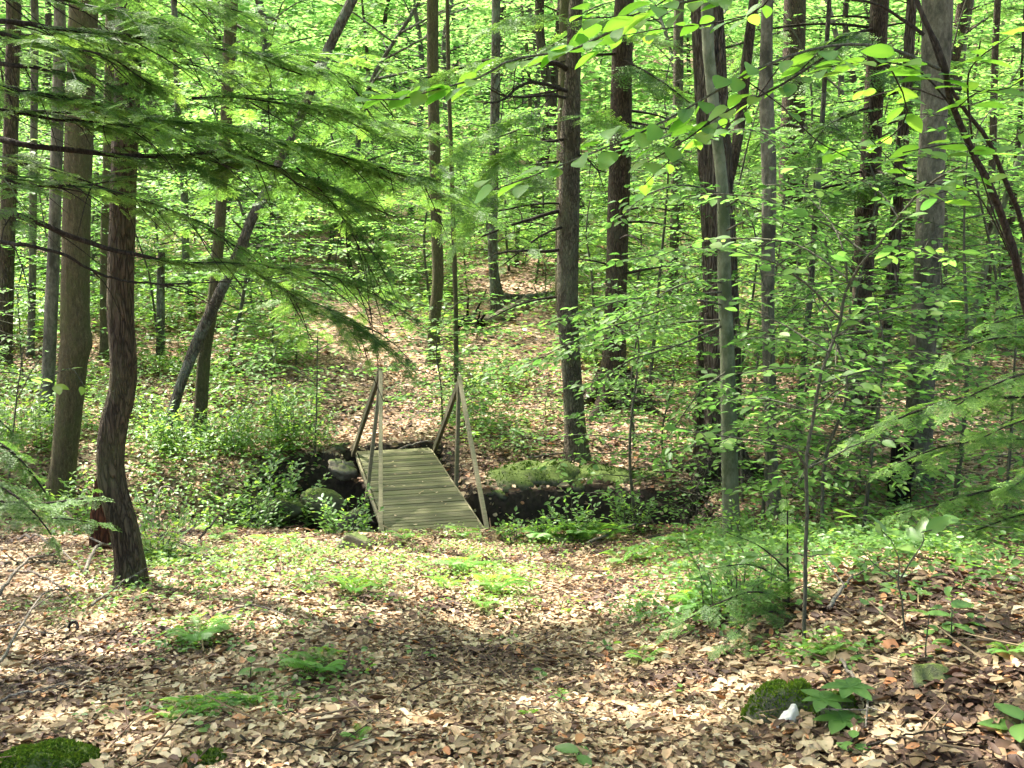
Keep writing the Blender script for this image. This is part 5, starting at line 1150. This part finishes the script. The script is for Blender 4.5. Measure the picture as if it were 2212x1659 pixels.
for k, (pts, w, lift, arch, mat, lab) in enumerate((
    ([(0, 1305), (60, 1260), (130, 1215)], 6, .04, .08, 'stick', 'grey stick slanting up at the left edge under the hemlock regrowth'), ([(20, 1250), (90, 1275), (160, 1310)], 5, .03, .05, 'stick', 'stick crossing the left-edge sticks downward to the right'), ([(40, 1180), (110, 1225), (180, 1260)], 5, .05, .1, 'stick', 'pale stick between the regrowth and the curved trunk'),
    ([(0, 1460), (60, 1400), (115, 1330), (150, 1290)], 5, .04, .1, 'stick', 'long bent grey stick at the left above the leaf litter'), ([(0, 1380), (50, 1400), (110, 1420), (150, 1370)], 4, .04, .06, 'stick', 'thin stick hooked across the long bent one'), ([(60, 1480), (110, 1490), (150, 1470)], 4, .03, .03, 'stick', 'short stick below the hooked one at the left'), ([(185, 1260), (215, 1225), (245, 1200)], 7, .05, .08, 'stick', 'pale forked stick leaning at the left of the curved trunk'), ([(200, 1330), (260, 1290), (300, 1265)], 5, .03, .03, 'stick', 'stick lying at the foot of the curved trunk'),
    ([(300, 1165), (340, 1120), (400, 1090)], 6, .05, .15, 'stick', 'pale branch bowed over the brook edge right of the curved trunk'), ([(320, 1190), (380, 1200), (440, 1225)], 5, .04, .04, 'stick', 'stick on the near bank right of the curved trunk'), ([(430, 1185), (470, 1160), (500, 1140)], 4, .05, .12, 'twig', 'dark twig sticking up on the near bank by the brook'), ([(390, 1175), (430, 1210), (470, 1240)], 4, .03, .05, 'stick', 'stick crossing the near bank litter left of the boulder'),
    ([(1100, 1540), (1200, 1555), (1320, 1585)], 4, .02, .0, 'stick', 'thin straight stick in the litter at bottom centre'), ([(520, 1620), (620, 1630), (780, 1655)], 5, .02, .0, 'twig', 'dark long stick along the bottom left of centre'), ([(1815, 1450), (1845, 1510), (1870, 1545), (1868, 1600)], 7, .03, .03, 'stick', 'crooked pale grey stick right of the moss mound'), ([(1270, 1188), (1330, 1170), (1400, 1150), (1500, 1142)], 5, .04, .05, 'stick', 'long stick along the near bank right of the bridge'),
    ([(1110, 1178), (1190, 1170), (1250, 1160)], 4, .04, .06, 'stick', 'pale stick among the shrubs right of the bridge'), ([(1140, 998), (1190, 990), (1230, 986)], 4, .03, .0, 'stick', 'pale stick on the far bank left of the straight conifer foot'), ([(1870, 1640), (1980, 1625), (2100, 1612)], 5, .02, .02, 'twig', 'dark curved stick above the bottom right log'), ([(1790, 1340), (1820, 1310), (1840, 1270)], 8, .04, .04, 'stick', 'thick grey broken stick right of the slim sapling foot'),
    ([(780, 1350), (830, 1370), (880, 1380)], 3, .02, .0, 'stick', 'short pale stick in the lit litter on the path'), ([(600, 1560), (700, 1570), (800, 1562)], 4, .02, .0, 'twig', 'thin brown stick below the shaded litter fern'), ([(0, 1545), (80, 1530), (150, 1510)], 5, .03, .02, 'stick', 'stick low at the left edge in shade'), ([(470, 1345), (560, 1330), (640, 1365)], 3.5, .02, .02, 'stick', 'pale wiry stick between the dull fern and the path'), ([(860, 985), (900, 970), (940, 960)], 4, .03, .02, 'stick', 'fallen stick across the far end of the bridge'), ([(1850, 1120), (1800, 1085), (1740, 1100)], 4, .04, .08, 'stick', 'arched stick behind the slim sapling stem'))):
    stick(lab, pts, w, mat, lift, k, arch)
h = hit(155, 1375); a = np.linspace(0, 5.6, 20); mb = MB(); mb.tube(np.stack([h[0] + .028 * np.cos(a), h[1] + .03 * np.sin(a) + .01 * a, h[2] + .03 + .028 * np.sin(a)], 1), .008, 7)
tag(mb.build('bark_curl', 'char', None, h), 'dark curled piece of bark in the litter at the left', 'bark')

# ================================================================== THE WOOD BEHIND
LMARK = [(110, 'left of the pale trunk'), (290, 'behind the pale and curved trunks'), (450, 'between the curved trunk and the leaning tree'), (650, 'behind the leaning tree'), (880, 'up the slope from the sunlit path'),
         (1120, 'behind the thin stems beyond the bridge'), (1290, 'behind the straight conifer'), (1450, 'behind the root-flared conifer'), (1620, 'behind the shaggy trunk'), (1790, 'behind the light-grey trunk'),
         (1950, 'behind the dark right conifer'), (2100, 'behind the mottled grey trunk'), (9999, 'at the right edge behind the hemlock sapling')]
ORD = ['nearest', 'second nearest', 'third nearest', 'fourth nearest', 'fifth nearest', 'sixth nearest', 'seventh nearest', 'eighth nearest', 'ninth nearest', 'tenth nearest', 'eleventh nearest', 'twelfth nearest', 'thirteenth nearest', 'fourteenth nearest', 'fifteenth nearest'] + [f'{w} nearest' for w in ('sixteenth', 'seventeenth', 'eighteenth', 'nineteenth', 'twentieth', 'twenty-first', 'twenty-second', 'twenty-third')]
POP = {}
def px_of(x, y): return CX + F * x / (y * CP)
def enlist(o, x, y, what):
    p = px_of(x, y); lm = next(l for e, l in LMARK if p < e)
    POP.setdefault((what, lm), []).append((y, o))

def src_dec(seed, Hm, n, spread, leaf, lo, tint, tpl, mat, stemr, twig, name, gapk=1.15, tl=1.0, sides=5):
    q = np.random.default_rng(seed); e = thing(name, '', None, (0, 0, 0)); mf, mw = MB(), MB()
    ax = spline(np.array([[0, 0, -.3], [q.normal(0, .03) * Hm, q.normal(0, .03) * Hm, Hm * .4], [q.normal(0, .05) * Hm, q.normal(0, .05) * Hm, Hm * .72], [q.normal(0, .06) * Hm, q.normal(0, .06) * Hm, Hm]]), 26)
    mw.tube(ax, np.linspace(stemr, .006, 26), 9, .5, .06, 5)
    for k in range(n):
        z = lo + (1 - lo) * (k + .5) / n; p, d = sample(ax, z); an = k * 2.4 + q.uniform(-.6, .6)
        L = spread * (1.1 - .75 * abs((z - lo) / (1 - lo) - .35)) * q.uniform(.55, 1.2)
        dv = np.array([math.cos(an), math.sin(an), q.uniform(.05, .45)]); P = spline(np.array([p[0], p[0] + dv * L * .55, p[0] + dv * L - UP * .13 * L]), 8)
        mw.tube(P, np.linspace(.012 * L, .003, 8), 3); dec_foliage(mf, None, P, .15, 1, leaf, leaf * gapk, twig * min(L, 1.5), tint, tpl, q, flat=.26, dens=tl)
    mw.build('trunk' if Hm > 7 else 'stem', mat, e); mf.build('crown', 'beech' if tpl is LEAF_M else 'far', e)
    return e
def src_hem(seed, Hm, n, spread, name):
    q = np.random.default_rng(seed); e = thing(name, '', None, (0, 0, 0)); mf, mw = MB(), MB()
    ax = spline(np.array([[0, 0, -.3], [q.normal(0, .05), q.normal(0, .05), Hm * .5], [q.normal(0, .1), q.normal(0, .1), Hm]]), 20)
    mw.tube(ax, np.linspace(.03 + .013 * Hm, .006, 20), 8, .5, .05)
    for k in range(n):
        z = .10 + .9 * (k + .5) / n; p, d = sample(ax, z); an = k * 2.4 + q.uniform(-.5, .5); L = spread * (1.05 - .85 * z) * q.uniform(.6, 1.2)
        dv = np.array([math.cos(an), math.sin(an), q.uniform(-.1, .2)]); P = spline(np.array([p[0], p[0] + dv * L * .55, p[0] + dv * L - UP * .16 * L]), 8)
        mw.tube(P, np.linspace(.014, .004, 8), 3); hem_foliage(mf, P, .2, 1, .5, .17, .42, False, 1, .22, q)
    mw.build('trunk' if Hm > 7 else 'stem', 'bark_red', e); mf.build('crown', 'hemlock', e)
    return e

def populate(srcs, n, y0, y1, what, group, cat, seed, smin, smax, gap=0, avoid=None, xf=.52, ypow=1.0):
    q = np.random.default_rng(seed); used = set(); placed = []; tries = 0
    while len(placed) < n and tries < n * 60:
        tries += 1; y = y0 + (y1 - y0) * q.random() ** ypow; x = (q.random() * 2 - 1) * (xf * y + .8)
        if avoid and avoid(x, y): continue
        if any((x - a) ** 2 + (y - b) ** 2 < gap * gap for a, b in placed): continue
        placed.append((x, y)); k = int(q.integers(len(srcs))); s = q.uniform(smin, smax)
        loc, rz = on(x, y), q.random() * 6.283
        if k in used: o = copy_thing(srcs[k], loc, rz, s)
        else:
            o = srcs[k]; used.add(k); o.location = [float(v) for v in loc]; o.rotation_euler = (0, 0, rz); o.scale = (s, s, s)
        o['category'] = cat; o['group'] = group; enlist(o, x, y, what)
    for k, s in enumerate(srcs):
        if k not in used:
            for ch in list(s.children): bpy.data.objects.remove(ch)
            bpy.data.objects.remove(s)
def path_open(x, y):
    cx = np.interp(y, [13, 16, 20, 26, 34], [-1.6, -2.2, -3.1, -4.6, -6]); return abs(x - cx) < .55 + .045 * y if y < 24 else False
def sun_open(x, y):
    if path_open(x, y): return True
    for a, b, r, s in LIT:
        if s >= .9:
            for h in range(2, 13):
                if math.hypot(x - a - h * SUN[0] / SUN[2], y - b - h * SUN[1] / SUN[2]) < r + 1.2: return True
    return False
def front_open(x, y):
    p = px_of(x, y)
    return path_open(x, y) or (980 < p < 1215 and y < 23) or (690 < p < 890 and y < 20) or (y < 21 and abs(x - 1.6) < 1.6)
sap = [src_dec(1, 2.2, 24, 1.0, .095, .2, .5, LEAF_M, 'stem', .016, .5, 'beech_sapling'), src_dec(2, 3.4, 30, 1.35, .10, .2, .55, LEAF_M, 'stem', .024, .6, 'beech_sapling'), src_dec(3, 4.6, 36, 1.6, .11, .22, .6, LEAF_M, 'stem', .034, .65, 'beech_sapling'), src_dec(4, 1.5, 18, .8, .085, .2, .6, LEAF_M, 'stem', .012, .4, 'beech_sapling')]
populate(sap, 190, 16.5, 44, 'leafy beech sapling', 'beech saplings on the far slope', 'sapling', 101, .8, 1.35, .8, front_open)
hem = [src_hem(5, 4.5, 26, 1.7, 'hemlock_tree'), src_hem(6, 7.5, 40, 2.3, 'hemlock_tree'), src_hem(7, 2.6, 18, 1.2, 'hemlock_tree')]
populate(hem, 22, 19, 42, 'dark feathery hemlock', 'hemlocks on the far slope', 'tree', 102, .8, 1.3, 2.0, lambda x, y: front_open(x, y) or sun_open(x, y) or (y < 24 and x < 1))
mid = [src_dec(11, 13, 46, 3.0, .18, .22, .6, LEAF_L, 'bark_grey', .13, .9, 'hardwood_tree', 1.2, .8), src_dec(12, 12, 46, 2.8, .18, .16, .7, LEAF_L, 'bark_pale', .10, .9, 'hardwood_tree', 1.2, .8), src_dec(13, 15, 46, 3.2, .19, .30, .55, LEAF_L, 'bark_red', .17, .9, 'hardwood_tree', 1.2, .8), src_dec(14, 10, 44, 2.6, .17, .12, .65, LEAF_L, 'bark_lichen', .075, .9, 'hardwood_tree', 1.2, .8)]
populate(mid, 74, 21, 66, 'tall leafy hardwood', 'tall hardwoods up the far slope', 'tree', 103, .85, 1.25, 1.8, sun_open, .55, .8)
for (what, lm), lst in POP.items():
    lst.sort(key=lambda t: px_of(t[1].location[0], t[0]))
    parts = [('', lst)] if len(lst) <= 8 else [(' on the left', lst[:len(lst) // 2]), (' on the right', lst[len(lst) // 2:])] if len(lst) <= 18 else [(' on the left', lst[:len(lst) // 3]), (' in the middle', lst[len(lst) // 3:2 * len(lst) // 3]), (' on the right', lst[2 * len(lst) // 3:])]
    for where, sub in parts:
        sub.sort(key=lambda t: t[0])
        for k, (y, o) in enumerate(sub):
            o['label'] = f'{what} {lm}' + (where and ',' + where) + ('' if len(sub) == 1 else f', {ORD[k]}')

# the far-off wood as one mass
q = np.random.default_rng(55); mb = MB(); n = 110000
m = 2400; cy = q.uniform(48, 125, m); cx = (q.random(m) * 2 - 1) * (.56 * cy + 4); cz = gz(cx, cy, False) + 17 * q.random(m) ** 1.4
i = q.integers(0, m, n); P = np.stack([cx[i], cy[i], cz[i]], 1) + q.normal(0, 1, (n, 3)) * [1.5, 1.5, .55]
th = q.random(n) * 6.283; D = np.stack([np.cos(th), np.sin(th), q.uniform(-.4, .1, n)], 1)
mb.inst(LEAF_L, P, D, UP + q.normal(0, .3, (n, 3)), q.uniform(.45, .95, n), np.clip(.6 + .25 * (q.random(m) - .5)[i] + q.normal(0, .15, n), 0, 1))
tag(mb.build('far_woods', 'far'), 'distant leafy wood rising behind all the trees', 'woods', kind='stuff')

# unseen tall trees added outside the frame so their high crowns shade the ground
OUT = [(-5.5, 3.0), (-7.5, 8.0), (-4.5, -2.5), (0.5, -4.0), (4.8, -1.0), (5.2, 4.2), (7.5, 8.5), (-9.5, 13), (10, 13.5), (-2.6, -6.5), (8.5, 2.0), (-9.5, 2), (-13, 17), (14, 19), (-6.0, 6.5)]
for k, (x, y) in enumerate(OUT):
    q = np.random.default_rng(900 + k); b = on(x, y); e = thing('hardwood_tree', 'unseen tall hardwood added outside the view, its high crown shading the near ground', 'tree', b, 'trees outside the view')
    mb = MB(); mb.tube(np.array([b - UP * .3, b + UP * 3, b + UP * 7 + [.2, .1, 0], b + UP * 13 + [.3, .3, 0]]), [.2, .16, .13, .04], 12, .5, .05); mb.build('trunk', 'bark_grey', e, b)
    mb = MB(); crown(mb, x, y, 6.2, 14, 3.4, 1200, .28, q); mb.build('crown', 'far', e, b)

# ================================================================== LIGHT, SKY, CAMERA
w = bpy.data.worlds.new('World'); scene.world = w; w.use_nodes = True
nt = w.node_tree; bg = nt.nodes['Background']; sky = nt.nodes.new('ShaderNodeTexSky'); sky.sky_type = 'NISHITA'; sky.sun_disc = False
el = math.asin(SUN[2]); sky.sun_elevation = el; sky.sun_rotation = math.atan2(SUN[0], SUN[1]); sky.air_density = .6; sky.dust_density = 4.0; sky.ozone_density = .3
nt.links.new(sky.outputs['Color'], bg.inputs['Color']); bg.inputs['Strength'].default_value = .15
sun = bpy.data.lights.new('sun', 'SUN'); sun.energy = 4.0; sun.angle = math.radians(1.0); sun.color = (1.0, .95, .86)
so = bpy.data.objects.new('sun', sun); COL.objects.link(so); so.rotation_euler = Vector(SUN).to_track_quat('Z', 'Y').to_euler()

cam = bpy.data.cameras.new('camera'); co = bpy.data.objects.new('camera', cam); COL.objects.link(co); scene.camera = co
co.location = (0, 0, 1.6); co.rotation_euler = (math.radians(90) - PITCH, 0, 0)
cam.sensor_width = 36; cam.lens = 36 * F / 2212; cam.clip_start = .05; cam.clip_end = 400

vs = scene.view_settings; vs.view_transform = 'Standard'; vs.look = 'None'; vs.gamma = 1; vs.exposure = 2.65
c = scene.cycles; c.max_bounces = 7; c.diffuse_bounces = 5; c.glossy_bounces = 2; c.transmission_bounces = 4; c.transparent_max_bounces = 4
c.use_denoising = True; c.caustics_reflective = False; c.caustics_refractive = False; c.use_adaptive_sampling = True; c.adaptive_threshold = .02
